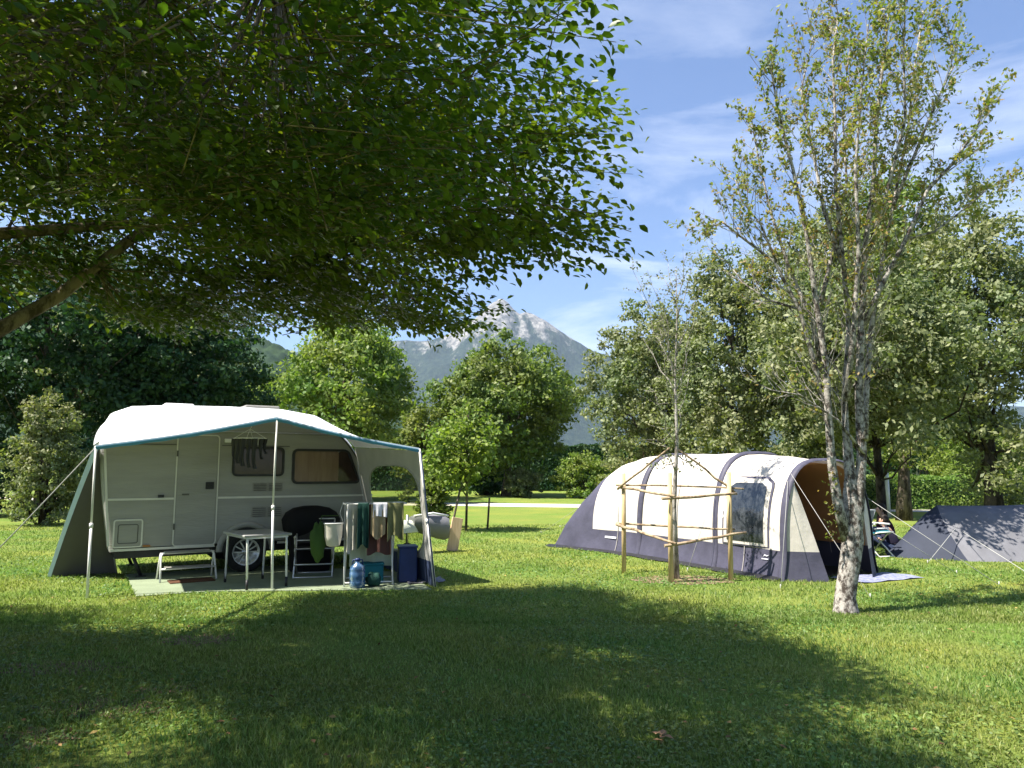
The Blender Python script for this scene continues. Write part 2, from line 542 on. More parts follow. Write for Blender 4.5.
M['leaf_pale'] = leafmat('pale_shrub_leaf', [(0.09, 0.12, 0.045), (0.16, 0.19, 0.08), (0.25, 0.25, 0.13)], 0.28, 0.55, 0.25)
M['grass'] = leafmat('grass_blade', [(0.085, 0.135, 0.025), (0.155, 0.235, 0.05), (0.24, 0.325, 0.085), (0.34, 0.37, 0.16)], 0.35, 0.5, 0.3, (1.2, 1.3, 0.6), 0.8)
M['bark'] = barkmat('grey_brown_bark', (0.035, 0.028, 0.022), (0.15, 0.12, 0.095))
M['bark_dark'] = barkmat('dark_bark', (0.015, 0.012, 0.010), (0.06, 0.048, 0.038))
M['bark_beech'] = barkmat('beech_bark', (0.07, 0.055, 0.04), (0.25, 0.20, 0.15))
M['bark_pale'] = barkmat('lichened_bark', (0.06, 0.048, 0.04), (0.40, 0.37, 0.33), 17.0, (1, 1, 0.75), 0.43, 0.57)
M['bark_young'] = barkmat('young_bark', (0.14, 0.12, 0.10), (0.42, 0.39, 0.35), 20.0)


# ------------------------------------------------------------------ leaves and branches
def unit(a):
    return a / np.maximum(np.linalg.norm(a, axis=-1, keepdims=True), 1e-9)


def leaves(name, C, A, N, Ln, Wd, m, parent, six=False, kind=None):
    """C centres, A long axes, N normals (n,3); Ln, Wd half sizes (n,)"""
    A = unit(A)
    Bv = unit(np.cross(N, A))
    Nn = np.cross(A, Bv)
    Ln = np.asarray(Ln).reshape(-1, 1); Wd = np.asarray(Wd).reshape(-1, 1)
    n = len(C)
    if six:
        V = np.stack([C - A * Ln,
                      C - A * Ln * 0.35 - Bv * Wd + Nn * Wd * 0.25, C + A * Ln * 0.4 - Bv * Wd * 0.85 + Nn * Wd * 0.2,
                      C + A * Ln - Nn * Wd * 0.3,
                      C + A * Ln * 0.4 + Bv * Wd * 0.85 + Nn * Wd * 0.2, C - A * Ln * 0.35 + Bv * Wd + Nn * Wd * 0.25], 1).reshape(-1, 3)
        b = (np.arange(n) * 6)[:, None]
        F = np.concatenate([b + np.array([0, 3, 2, 1]), b + np.array([0, 5, 4, 3])], 0)
    else:
        V = np.stack([C - A * Ln, C - Bv * Wd + Nn * Wd * 0.3, C + A * Ln, C + Bv * Wd + Nn * Wd * 0.3], 1).reshape(-1, 3)
        b = (np.arange(n) * 4)[:, None]
        F = b + np.array([0, 1, 2, 3])
    me = np_mesh(name, V, F)
    return ob_from(name, me, m, parent)


def prisms(P0, P1, R0, R1):
    P0 = np.asarray(P0, float); P1 = np.asarray(P1, float)
    d = unit(P1 - P0)
    a = np.where(np.abs(d[:, 2:3]) < 0.9, np.array([[0, 0, 1.0]]), np.array([[1.0, 0, 0]]))
    u = unit(np.cross(d, a)); v = np.cross(d, u)
    V = []
    for P, r in ((P0, R0), (P1, R1)):
        for k in range(3):
            an = 2 * math.pi * k / 3
            V.append(P + (u * math.cos(an) + v * math.sin(an)) * np.asarray(r).reshape(-1, 1))
    V = np.stack(V, 1).reshape(-1, 3)
    b = (np.arange(len(P0)) * 6)[:, None]
    F = np.concatenate([b + np.array([k, (k + 1) % 3, 3 + (k + 1) % 3, 3 + k]) for k in range(3)], 0)
    return V, F


def prism_obj(name, segs, m, parent):
    P0 = np.array([s[0] for s in segs]); P1 = np.array([s[1] for s in segs])
    V, F = prisms(P0, P1, [s[2] for s in segs], [s[3] for s in segs])
    return ob_from(name, np_mesh(name, V, F, True), m, parent)


def lumpy(rg, k=9, amp=0.22):
    D = unit(rg.normal(size=(k, 3))); ph = rg.uniform(0, 6.28, k); fr = rg.uniform(2.0, 4.5, k)
    def f(d):
        s = 0
        for i in range(k):
            s = s + np.cos(fr[i] * (d @ D[i]) * 2 + ph[i])
        return 1 + amp * s / math.sqrt(k)
    return f


def crown_cloud(rg, c, rx, ry, rz, n, clump, lsize, taper=0.0, amp=0.22, flat=0.35):
    """clumped leaves through an uneven crown; returns centres, axes, normals, half lengths, half widths"""
    f = lumpy(rg, 10, amp)
    nc = max(20, int(n / 55))
    d = unit(rg.normal(size=(nc, 3)))
    rr = (rg.uniform(0.18, 1.0, nc) ** 0.42) * f(d)
    cc = d * rr[:, None]
    if taper:
        sc = 1 - taper * np.clip(cc[:, 2], -0.6, 1.0)
        cc[:, :2] *= sc[:, None]
    idx = rg.integers(0, nc, n)
    off = unit(rg.normal(size=(n, 3))) * (rg.uniform(0, 1, (n, 1)) ** 0.45)
    cr = clump * rg.uniform(0.55, 1.25, nc)
    off = off * cr[idx][:, None]
    off[:, 2] *= 0.62
    P = np.array([c[0], c[1], c[2]]) + cc[idx] * np.array([rx, ry, rz]) + off
    Nn = unit(off) * 0.9 + cc[idx] * 0.5 + np.array([0, 0, flat]) + rg.normal(size=(n, 3)) * 0.55
    A = rg.normal(size=(n, 3)); A[:, 2] -= 0.25
    Ls = lsize * rg.uniform(0.6, 1.3, n)
    centres = np.array([c[0], c[1], c[2]]) + cc * np.array([rx, ry, rz])
    return P, A, unit(Nn), Ls, Ls * 0.55, centres


def limb_points(a, b, n=5, sag=0.0, wob=0.06, rg=None):
    a, b = Vector(a), Vector(b)
    Lh = (b - a).length
    pts = []
    for i in range(n + 1):
        t = i / n
        p = a.lerp(b, t)
        p.z += sag * math.sin(math.pi * t) * Lh
        if 0 < i < n:
            p += Vector([random.uniform(-1, 1) * wob * Lh for _ in range(3)])
        pts.append(p)
    return pts


def tree(name, cat, label, base, height, cb, rx, ry=None, n=16000, lsize=0.12, clump=0.7, leafm='leaf_mid', barkm='bark', tr=0.2,
         taper=0.0, amp=0.22, seed=1, group=None, lean=(0, 0), nlimb=9, crown_off=(0, 0)):
    """base (x,y); height; cb = height of the crown's underside"""
    random.seed(seed); rg = np.random.default_rng(seed)
    ry = ry or rx
    root = empty(name, (base[0], base[1], 0), label, cat, group)
    cz = (height + cb) / 2; rz = (height - cb) / 2
    cx, cy = base[0] + lean[0] + crown_off[0], base[1] + lean[1] + crown_off[1]
    P, A, Nn, Ls, Ws, centres = crown_cloud(rg, (cx, cy, cz), rx, ry, rz, n, clump, lsize, taper, amp)
    keep = P[:, 2] > 0.03
    b = B()
    topz = cb + (height - cb) * 0.75
    q0 = Vector((base[0], base[1], -0.05)); q1 = Vector((cx, cy, topz))
    pts = []
    for i in range(8):
        t = i / 7
        p = q0.lerp(q1, t)
        p.x += math.sin(t * 5 + seed) * 0.04 * height * 0.3
        pts.append(p)
    b.tube(pts, [tr * 1.35] + [tr * (1 - 0.85 * (i / 7)) for i in range(1, 8)], 10)
    trunk = b.build('trunk', M[barkm], root)
    bl = B()
    order = rg.permutation(len(centres))[:nlimb * 3]
    for k, i in enumerate(order):
        c = Vector(centres[i])
        t = min(0.85, max(0.3, (c.z - 0.25 * (height - cb)) / max(topz, 0.1)))
        a = pts[int(t * 7)]
        r0 = tr * (0.5 if k < nlimb else 0.25) * (1 - 0.6 * t)
        pp = limb_points(a, c, 5, -0.05, 0.05)
        bl.tube(pp, [r0 * (1 - 0.85 * j / 5) for j in range(6)], 6)
    bl.build('limbs', M[barkm], root)
    leaves('crown', P[keep], A[keep], Nn[keep], Ls[keep], Ws[keep], M[leafm], root)
    return root


def shrub(name, cat, label, base, height, rx, ry=None, n=7000, lsize=0.09, clump=0.3, leafm='leaf_mid', seed=1, group=None, amp=0.18, square=False):
    random.seed(seed); rg = np.random.default_rng(seed)
    ry = ry or rx
    root = empty(name, (base[0], base[1], 0), label, cat, group)
    P, A, Nn, Ls, Ws, centres = crown_cloud(rg, (base[0], base[1], height * 0.48), rx * 0.9, ry * 0.9, height * 0.5, n, clump, lsize, 0.15, amp)
    keep = P[:, 2] > 0.02
    b = B()
    for i in rg.permutation(len(centres))[:14]:
        c = Vector(centres[i])
        a = Vector((base[0] + random.uniform(-.15, .15), base[1] + random.uniform(-.15, .15), 0))
        b.tube(limb_points(a, c, 4, 0.05, 0.05), [0.04, 0.03, 0.022, 0.015, 0.008], 5)
    b.build('stem', M['bark_dark'], root)
    leaves('foliage', P[keep], A[keep], Nn[keep], Ls[keep], Ws[keep], M[leafm], root)
    return root


# ------------------------------------------------------------------ the setting
b = B()
xs = [-6300, -3000, -1000, -300, -100, -40, -15, -5, 5, 15, 40, 100, 300, 1000, 3000, 6300]
ys = [-450, -300, -100, -20, 0, 6, 12, 20, 32, 60, 120, 400, 1500, 4000, 6700]
b.grid([[(x, y, 0) for y in ys] for x in xs])
b.f = [f[::-1] for f in b.f]
o = b.build('ground', M['lawn'])
tag(o, kind='structure')

b = B()
pl, pr = [], []
for i in range(40):
    x = -60 + i * 2.6
    y = 34.4 - 0.30 * x + 0.6 * math.sin(x * 0.08)
    e = 0.12 * math.sin(x * 1.7) + 0.08 * math.sin(x * 3.9)
    pl.append((x, y - 1.6 + e, 0.006)); pr.append((x, y + 1.6 - e * 0.7, 0.006))
b.grid([pl, pr], smooth=False)
b.f = [f[::-1] for f in b.f]
o = b.build('path', M['path'])
tag(o, kind='structure')


# mountains, far enough to stand in the haze
def prof(pts, X, key=0):
    return float(np.interp(X, [p[0] for p in pts], [p[1] for p in pts]))


def ridge_fbm(x, y, z=0.0, o=5):
    return mnoise.ridged_multi_fractal(Vector((x, y, z)), 1.0, 2.1, o, 1.0, 2.0)


MY = 5000.0
pk = [(-500, 400), (150, 372), (300, 352), (392, 341), (432, 340), (452, 332), (468, 322), (481, 313), (490, 303), (500, 297), (507, 300), (513, 308),
      (519, 313), (526, 311), (533, 313), (544, 320), (560, 330), (578, 342), (596, 352), (612, 356), (650, 364), (720, 378), (900, 400), (1500, 430)]
PR = [(R(a, c, MY).x, R(a, c, MY).z) for a, c in pk]
nx, ny = 420, 110
X = np.linspace(-3600, 5200, nx); Y = np.linspace(3300, 6400, ny)
V = np.zeros((nx, ny, 3), dtype=np.float32)
for i, x in enumerate(X):
    for j, y in enumerate(Y):
        if y < MY: f = max(0.0, (y - 3300) / (MY - 3300)) ** 1.35
        else: f = max(0.0, 1 - (y - MY) / 1500)
        wob = 90 * mnoise.noise(Vector((x * 0.0016, y * 0.0022, 3)))
        h = prof(PR, x + wob * (1 - f) * 1.5)
        g = ridge_fbm(x * 0.0021 + 5, y * 0.0007, 1.7) - 1.0
        det = mnoise.fractal(Vector((x * 0.006, y * 0.004, 0)), 1.0, 2.0, 5)
        z = h * f + (g * 120 * f * (1.02 - f) * 2.2 + det * 46 * min(1, f * 1.5) * (0.25 if f > 0.97 else 1)) * (h / 900)
        V[i, j] = (x, y, max(z, -0.5 + 0 * f))
idx = np.arange(nx * ny).reshape(nx, ny)
F = np.stack([idx[:-1, :-1], idx[1:, :-1], idx[1:, 1:], idx[:-1, 1:]], -1).reshape(-1, 4)
mm, t, p = newmat('rock_and_forest')
p.inputs['Roughness'].default_value = 0.95; p.inputs['Specular IOR Level'].default_value = 0.05
l = t.links.new
co = t.nodes.new('ShaderNodeTexCoord'); sp = t.nodes.new('ShaderNodeSeparateXYZ')
mp1 = t.nodes.new('ShaderNodeMapping'); mp1.inputs['Scale'].default_value = (0.012, 0.006, 0.004)
n1 = t.nodes.new('ShaderNodeTexNoise'); n1.inputs['Scale'].default_value = 1.0; n1.inputs['Detail'].default_value = 9; n1.inputs['Roughness'].default_value = 0.68
hm = t.nodes.new('ShaderNodeMapRange'); hm.inputs['From Min'].default_value = 450; hm.inputs['From Max'].default_value = 1120; hm.inputs['To Min'].default_value = -0.28; hm.inputs['To Max'].default_value = 0.20
ad = t.nodes.new('ShaderNodeMath'); ad.operation = 'ADD'
rr = t.nodes.new('ShaderNodeValToRGB'); rr.color_ramp.elements[0].position = 0.50; rr.color_ramp.elements[1].position = 0.60
n2 = t.nodes.new('ShaderNodeTexNoise'); n2.inputs['Scale'].default_value = 0.03; n2.inputs['Detail'].default_value = 8
rc = t.nodes.new('ShaderNodeValToRGB'); rc.color_ramp.elements[0].position = 0.35; rc.color_ramp.elements[0].color = (0.10, 0.098, 0.09, 1)
rc.color_ramp.elements[1].position = 0.65; rc.color_ramp.elements[1].color = (0.32, 0.305, 0.28, 1)
fc = t.nodes.new('ShaderNodeValToRGB'); fc.color_ramp.elements[0].position = 0.38; fc.color_ramp.elements[0].color = (0.010, 0.022, 0.016, 1)
fc.color_ramp.elements[1].position = 0.62; fc.color_ramp.elements[1].color = (0.028, 0.045, 0.026, 1)
mxx = t.nodes.new('ShaderNodeMix'); mxx.data_type = 'RGBA'
l(co.outputs['Object'], sp.inputs['Vector']); l(co.outputs['Object'], mp1.inputs['Vector']); l(mp1.outputs['Vector'], n1.inputs['Vector'])
l(co.outputs['Object'], n2.inputs['Vector'])
l(sp.outputs['Z'], hm.inputs['Value']); l(hm.outputs['Result'], ad.inputs[0]); l(n1.outputs['Fac'], ad.inputs[1]); l(ad.outputs['Value'], rr.inputs['Fac'])
l(n2.outputs['Fac'], rc.inputs['Fac']); l(n2.outputs['Fac'], fc.inputs['Fac'])
l(rr.outputs['Color'], mxx.inputs['Factor']); l(fc.outputs['Color'], mxx.inputs['A']); l(rc.outputs['Color'], mxx.inputs['B'])
l(mxx.outputs['Result'], p.inputs['Base Color'])
bmp = t.nodes.new('ShaderNodeBump'); bmp.inputs['Strength'].default_value = 0.8; bmp.inputs['Distance'].default_value = 60
l(n1.outputs['Fac'], bmp.inputs['Height']); l(bmp.outputs['Normal'], p.inputs['Normal'])
o = ob_from('mountain', np_mesh('mountain', V.reshape(-1, 3), F, True), mm)
tag(o, kind='structure')

# wooded hill on the left
HY = 900.0
hk = [(-700, 330), (-300, 300), (0, 310), (120, 318), (200, 330), (240, 335), (262, 339), (276, 343), (292, 352), (325, 372), (380, 398), (450, 425), (560, 455), (700, 467)]
HR = [(R(a, c, HY).x, R(a, c, HY).z) for a, c in hk]
nx, ny = 520, 60
X = np.linspace(-1500, 260, nx); Y = np.linspace(640, 1250, ny)
V = np.zeros((nx, ny, 3), dtype=np.float32)
for i, x in enumerate(X):
    for j, y in enumerate(Y):
        f = max(0.0, (y - 640) / 260) ** 0.9 if y < HY else max(0, 1 - (y - HY) / 350)
        h = prof(HR, x)
        c1 = abs(mnoise.noise(Vector((x * 0.11, y * 0.09, 0)))) * 11 + abs(mnoise.noise(Vector((x * 0.3, y * 0.2, 4)))) * 6
        V[i, j] = (x, y, h * f * (1 + 0.1 * mnoise.noise(Vector((x * 0.006, y * 0.01, 2)))) + c1 * min(1, f * 3) * min(1, h / 30) - 1)
idx = np.arange(nx * ny).reshape(nx, ny)
F = np.stack([idx[:-1, :-1], idx[1:, :-1], idx[1:, 1:], idx[:-1, 1:]], -1).reshape(-1, 4)
M['hill'] = mat('forest_hill', (0.012, 0.026, 0.014), 0.95, 0.05, 0.3, 0.08, 0, c2=(0.035, 0.06, 0.025))
o = ob_from('hill', np_mesh('hill', V.reshape(-1, 3), F, True), M['hill'])
tag(o, kind='structure')

# haze: even pale air round everything
bz = B(); bz.box((0, 3150, 749), (6500, 3650, 750))
mh = bpy.data.materials.new('haze'); mh.use_nodes = True
mh.node_tree.nodes.clear()
oh = mh.node_tree.nodes.new('ShaderNodeOutputMaterial'); vh = mh.node_tree.nodes.new('ShaderNodeVolumePrincipled')
vh.inputs['Color'].default_value = (0.62, 0.78, 1.0, 1)
vh.inputs['Density'].default_value = 0.00006
vh.inputs['Anisotropy'].default_value = 0.2
mh.node_tree.links.new(vh.outputs['Volume'], oh.inputs['Volume'])
o = bz.build('haze', mh); tag(o, kind='stuff')

# ------------------------------------------------------------------ hedges
def hedge(label, pts, width, height, n, leafm, lsize, seed, group='clipped hedges'):
    """pts: ground line of the hedge"""
    rg = np.random.default_rng(seed)
    root = empty('hedge', (pts[0][0], pts[0][1], 0), label, 'hedge', group)
    P0 = np.array(pts[0] + (0,), float) if len(pts[0]) == 2 else np.array(pts[0]); P1 = np.array(pts[1] + (0,), float)
    d = P1 - P0; Ln = np.linalg.norm(d); d /= Ln; s = np.array([-d[1], d[0], 0])
    t = rg.uniform(0, Ln, n); kind = rg.choice(3, n, p=[0.45, 0.2, 0.35])
    off = np.where(kind == 0, -width / 2, np.where(kind == 1, width / 2, rg.uniform(-width / 2, width / 2, n)))
    z = np.where(kind == 2, height, rg.uniform(0.02, height, n))
    bump = 0.06 * np.sin(t * 1.9) + 0.05 * np.sin(t * 5.1 + 1)
    P = P0 + d * t[:, None] + s * (off + rg.normal(0, 0.05, n))[:, None]
    P[:, 2] = z + bump + rg.normal(0, 0.045, n)
    P[:, 2] = np.maximum(P[:, 2], 0.03)
    Nn = np.where((kind == 0)[:, None], -s, np.where((kind == 1)[:, None], s, np.array([0, 0, 1.0]))) + rg.normal(size=(n, 3)) * 0.6
    Ls = lsize * rg.uniform(0.6, 1.3, n)
    b = B()
    c = (P0 + P1) / 2
    b.box((c[0], c[1], height * 0.47), (Ln / 2 - 0.1, width / 2 - 0.1, height * 0.46), (Vector(d), Vector(s), Vector((0, 0, 1))))
    b.build('branches', M['leaf_dark'], root)
    leaves('foliage', P, rg.normal(size=(n, 3)), unit(Nn), Ls, Ls * 0.6, M[leafm], root)
    return root


hedge('trimmed bright green hedge beyond the gravel path behind the seated people', ((8.6, 31.8), (22, 30.4)), 1.3, 1.3, 20000, 'leaf_light', 0.055, 31)
hedge('long dark hedge standing behind the round topped tree', ((-28, 60), (14, 58)), 2.5, 3.4, 34000, 'leaf_dark', 0.16, 32)

# ------------------------------------------------------------------ trees and shrubs
def px_tree(px, Y, top, bottom, wpx, **k):
    """a tree of real size whose base stands at depth Y in the direction of px"""
    a = R(px, 470, Y); ht = R(px, top, Y).z; cb = max(0.15, R(px, bottom, Y).z)
    return dict(base=(a.x, Y), height=ht, cb=cb, rx=wpx / 740 * Y / 2, **k)


G_T = 'trees round the camping field'
tree('broad_tree', 'tree', 'light green tree with a pointed crown behind the caravan roof', **px_tree(340, 40, 306, 462, 150, n=34000, lsize=0.13, clump=0.75, leafm='leaf_light', taper=0.55, seed=11, amp=0.26, group=G_T))
tree('broad_tree', 'tree', 'round topped tree with a low forked trunk in front of the mountain', **px_tree(507, 46, 342, 470, 136, n=36000, lsize=0.14, clump=0.8, leafm='leaf_mid', seed=12, amp=0.18, tr=0.28, group=G_T))
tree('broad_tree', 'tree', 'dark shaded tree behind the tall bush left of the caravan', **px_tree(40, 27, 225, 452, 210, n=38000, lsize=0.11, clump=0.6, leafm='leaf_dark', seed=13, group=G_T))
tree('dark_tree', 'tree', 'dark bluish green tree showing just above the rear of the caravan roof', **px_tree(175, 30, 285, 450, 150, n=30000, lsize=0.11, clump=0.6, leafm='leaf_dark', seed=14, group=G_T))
tree('broad_tree', 'tree', 'small pale willow between the dark tree and the wooded hill', **px_tree(222, 62, 350, 462, 70, n=9000, lsize=0.16, clump=0.8, leafm='leaf_pale', seed=15, group=G_T))
tree('broad_tree', 'tree', 'bright green tree beside the pale willow behind the caravan', **px_tree(250, 48, 372, 462, 80, n=12000, lsize=0.13, clump=0.7, leafm='leaf_light', seed=16, group=G_T))
tree('broad_tree', 'tree', 'olive green tree filling the gap above the caravan front', **px_tree(110, 44, 270, 460, 150, n=18000, lsize=0.14, clump=0.8, leafm='leaf_olive', seed=17, group=G_T))
tree('broad_tree', 'tree', 'leafy green tree between the caravan and the round topped tree', **px_tree(424, 36, 408, 492, 62, n=12000, lsize=0.09, clump=0.4, leafm='leaf_mid', seed=18, tr=0.1, group=G_T))
# right-hand mass of grey green trees
tree('broad_tree', 'tree', 'grey green tree behind the left half of the cream tent', **px_tree(655, 34, 306, 485, 142, n=34000, lsize=0.095, clump=0.5, leafm='leaf_olive', seed=21, amp=0.25, group=G_T))
tree('broad_tree', 'tree', 'grey green tree with a bright spray on top behind the cream tent window', **px_tree(735, 29, 262, 490, 135, n=34000, lsize=0.085, clump=0.5, leafm='leaf_olive', seed=22, amp=0.3, taper=0.3, group=G_T))
tree('broad_tree', 'tree', 'tall grey green tree straight behind the lichened trunk', **px_tree(828, 26, 215, 485, 140, n=42000, lsize=0.08, clump=0.5, leafm='leaf_olive', seed=23, amp=0.22, group=G_T))
tree('broad_tree', 'tree', 'dark green tree standing above the seated people', **px_tree(905, 24, 178, 448, 120, n=40000, lsize=0.075, clump=0.45, leafm='leaf_mid', seed=24, amp=0.25, taper=0.25, group=G_T))
tree('broad_tree', 'tree', 'wide grey green tree with a leaning dark trunk behind the low tent', **px_tree(992, 20, 205, 468, 150, n=46000, lsize=0.065, clump=0.42, leafm='leaf_olive', barkm='bark_dark', seed=25, amp=0.3, tr=0.24, group=G_T, lean=(-0.5, 0)))
tree('broad_tree', 'tree', 'small tree with a forked dark trunk whose low crown shades the seated people', **px_tree(876, 17.0, 285, 452, 165, n=36000, lsize=0.055, clump=0.38, leafm='leaf_olive', barkm='bark_dark', seed=26, amp=0.25, tr=0.12, group=G_T, lean=(-0.9, -2.0)))
tree('broad_tree', 'tree', 'yellowish green tree at the far right beyond the hedge', **px_tree(985, 37, 425, 500, 110, n=14000, lsize=0.09, clump=0.5, leafm='leaf_light', seed=27, tr=0.12, group=G_T))
tree('broad_tree', 'tree', 'distant dark tree filling the gap behind the hedge', **px_tree(900, 48, 380, 478, 170, n=16000, lsize=0.15, clump=0.8, leafm='leaf_dark', seed=28, group=G_T))

G_S = 'shrubs round the camping field'
def px_shrub(px, Y, top, wpx, **k):
    a = R(px, 470, Y)
    return dict(base=(a.x, Y), height=R(px, top, Y).z, rx=wpx / 740 * Y / 2, **k)
shrub('bush', 'bush', 'tall pale leaved bush standing left of the caravan', **px_shrub(46, 22, 392, 76, n=15000, lsize=0.055, clump=0.26, leafm='leaf_pale', seed=41, amp=0.22, group=G_S))
shrub('bush', 'bush', 'compact rounded bush left of the dark gap below the round topped tree', **px_shrub(524, 44, 466, 40, n=5000, lsize=0.08, clump=0.25, leafm='leaf_pale', seed=42, amp=0.1, group=G_S))
shrub('bush', 'bush', 'green bush with a sloping top just left of the cream tent', **px_shrub(584, 43, 452, 58, n=8000, lsize=0.085, clump=0.35, leafm='leaf_light', seed=43, group=G_S))
shrub('bush', 'bush', 'dark bush under the round topped tree beside its trunk', **px_shrub(487, 48, 462, 44, n=5000, lsize=0.10, clump=0.4, leafm='leaf_dark', seed=44, group=G_S))
shrub('bush', 'bush', 'low dark bush at the front end of the caravan drawbar', **px_shrub(433, 21, 472, 32, n=5000, lsize=0.05, clump=0.2, leafm='leaf_mid', seed=45, group=G_S))
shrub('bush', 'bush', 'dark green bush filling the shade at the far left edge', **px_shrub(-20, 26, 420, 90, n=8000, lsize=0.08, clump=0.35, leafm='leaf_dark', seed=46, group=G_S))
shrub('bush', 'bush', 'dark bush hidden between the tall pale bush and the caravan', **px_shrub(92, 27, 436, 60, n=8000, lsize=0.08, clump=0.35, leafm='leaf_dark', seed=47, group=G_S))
shrub('bush', 'bush', 'green bush with yellowish leaves right of the trimmed hedge', **px_shrub(975, 32, 458, 60, n=9000, lsize=0.06, clump=0.3, leafm='leaf_light', seed=48, group=G_S))
shrub('bush', 'bush', 'dark bush behind the middle of the cream tent', **px_shrub(640, 38, 452, 90, n=9000, lsize=0.09, clump=0.4, leafm='leaf_mid', seed=49, group=G_S))
shrub('bush', 'bush', 'dark bush behind the front arch of the cream tent', **px_shrub(800, 34, 440, 130, n=12000, lsize=0.09, clump=0.4, leafm='leaf_dark', seed=50, group=G_S))

# far house seen under the trees
hx = R(905, 470, 52).x
root = empty('house', (hx, 52, 0), 'cream house with a brown roof half hidden above the trimmed hedge', 'house')
b = B(); b.box((hx, 54, 1.3), (3.2, 2.6, 1.3)); b.build('wall', M['wall'], root)
b = B(); b.prism([(hx - 3.6, 51.0, 2.6), (hx + 3.6, 51.0, 2.6), (hx + 3.6, 51.0, 2.7), (hx + 3.6, 51.0, 2.72), (hx - 3.6, 51.0, 2.72)], (0, 6, 0))
b.v = []; b.f = []; b.mi = []; b.sm = []
b.prism([(hx - 3.6, 51.0, 2.605), (hx - 3.6, 57.0, 2.605), (hx - 3.6, 54.0, 4.0)], (7.2, 0, 0)); b.build('roof', M['rooftile'] if 'rooftile' in M else M['rooft'], root)
for dx in (-1.8, 1.2):
    b = B(); b.box((hx + dx, 51.385, 1.6), (0.5, 0.02, 0.5)); b.build('window', M['glass_dark'], root)

# small maple near the drawbar with its two brown stakes
mb = G(466, 531)
random.seed(3); rg = np.random.default_rng(3)
root = empty('young_tree', (mb.x, mb.y, 0), 'young maple with broad pale leaves beyond the caravan drawbar', 'tree')
b = B(); b.tube([mb + Vector((0, 0, -.05)), mb + Vector((0.02, 0, 1.0)), mb + Vector((-0.03, 0, 2.0)), mb + Vector((0.05, 0, 3.2))], [0.035, 0.03, 0.025, 0.01], 8)
cen = mb + Vector((-0.1, 0, 2.15))
tips = []
for i in range(60):
    d = Vector(unit(rg.normal(size=(1, 3)))[0]); c = cen + Vector((d.x * 0.9, d.y * 0.8, d.z * 1.05)) * rg.uniform(.5, 1)
    tips.append(c)
    a = mb + Vector((0, 0, max(0.9, min(2.9, c.z - 0.4))))
    b.tube(limb_points(a, c, 3, 0.03, 0.04), [0.014, 0.01, 0.007, 0.004], 5)
b.build('trunk', M['bark'], root)
C = np.concatenate([np.array(c) + rg.normal(size=(52, 3)) * 0.17 for c in tips]); n = len(C)
leaves('crown', C, rg.normal(size=(n, 3)) + [0, 0, -0.4], unit(rg.normal(size=(n, 3)) * 0.5 + [0, -0.1, 1]), rg.uniform(.04, .075, n), rg.uniform(.03, .055, n), M['leaf_light'], root, six=True)
st = [(mb + Vector((-0.35, -0.7, 0)), mb + Vector((-0.02, -0.05, 1.75)), 'dark brown stake leaning against the young maple above the pale board'),
      (mb + Vector((0.55, 0.5, 0)), mb + Vector((0.60, 0.5, 0.85)), 'thin upright stake just right of the young maple')]
for a, c, lb in st:
    b = B(); b.tube([a, c], [0.03, 0.025], 7); o = b.build('stake', M['bark'], None, a); tag(o, lb, 'stake', 'stakes by the young maple')
bd0 = G(452, 551)
b = B(); ax = Vector((0.16, 0.1, 1)).normalized(); sx = Vector((0.9, 0.3, -0.17)).normalized(); sy = ax.cross(sx).normalized()
b.box(bd0 + ax * 0.33, (0.11, 0.03, 0.33), (sx, sy, ax)); o = b.build('wooden_board', M['board'], None, bd0, bevel=0.005)
tag(o, 'pale sawn board leaning on the dark stake by the young maple', 'board')


# ------------------------------------------------------------------ caravan
KA = Vector((-5.84, 10.9, 0)); E1 = Vector((0.853, 0.522, 0)).normalized(); E2 = Vector((-E1.y, E1.x, 0)); UP = Vector((0, 0, 1))
def K(s, t, z): return KA + E1 * s + E2 * t + UP * z
AXK = (E1, E2, UP)
van = empty('caravan', K(0, 0, 0), 'grey touring caravan with a white roof parked under the awning', 'caravan')
PF = [(0.02, 0.42), (-0.06, 0.9), (-0.14, 1.4), (-0.19, 1.9), (-0.17, 2.2), (-0.04, 2.42), (0.2, 2.53), (0.6, 2.57), (1.5, 2.585), (2.4, 2.575), (2.95, 2.49),
      (3.35, 2.29), (3.66, 1.97), (3.86, 1.63), (3.99, 1.25), (4.06, 0.85), (4.02, 0.5), (3.96, 0.42)]
def smooth_loop(P, it=1):
    for _ in range(it):
        Q = []
        for i in range(len(P) - 1):
            a, c = P[i], P[i + 1]
            if i == 0: Q.append(a)
            Q.append((a[0] * .75 + c[0] * .25, a[1] * .75 + c[1] * .25)); Q.append((a[0] * .25 + c[0] * .75, a[1] * .25 + c[1] * .75))
        Q.append(P[-1]); P = Q
    return P
PS = smooth_loop(PF, 2)
cs, cz_ = 1.95, 1.5
def inset(q, k): return (cs + (q[0] - cs) * (1 - k / 2.1), cz_ + (q[1] - cz_) * (1 - k / 1.1))
W = 2.12
b = B()
rings = [(0.0, 0.05), (0.012, 0.02), (0.04, 0.0), (W - 0.04, 0.0), (W, 0.04)]
b.grid([[K(*(inset(q, k)), 0) * 0 + K(inset(q, k)[0], t, inset(q, k)[1]) for t, k in rings] for q in PS])
n0 = len(b.v)
b.add([K(inset(q, 0.05)[0], 0.0, inset(q, 0.05)[1]) for q in PS], [tuple(range(len(PS)))])
b.add([K(inset(q, 0.04)[0], W, inset(q, 0.04)[1]) for q in PS], [tuple(range(len(PS)))[::-1]])
a0, a1 = PF[0], PF[-1]
b.add([K(a0[0], 0, .42), K(a1[0], 0, .42), K(a1[0], W, .42), K(a0[0], W, .42)], [(0, 1, 2, 3)])
b.build('body', M['van_side'], van)
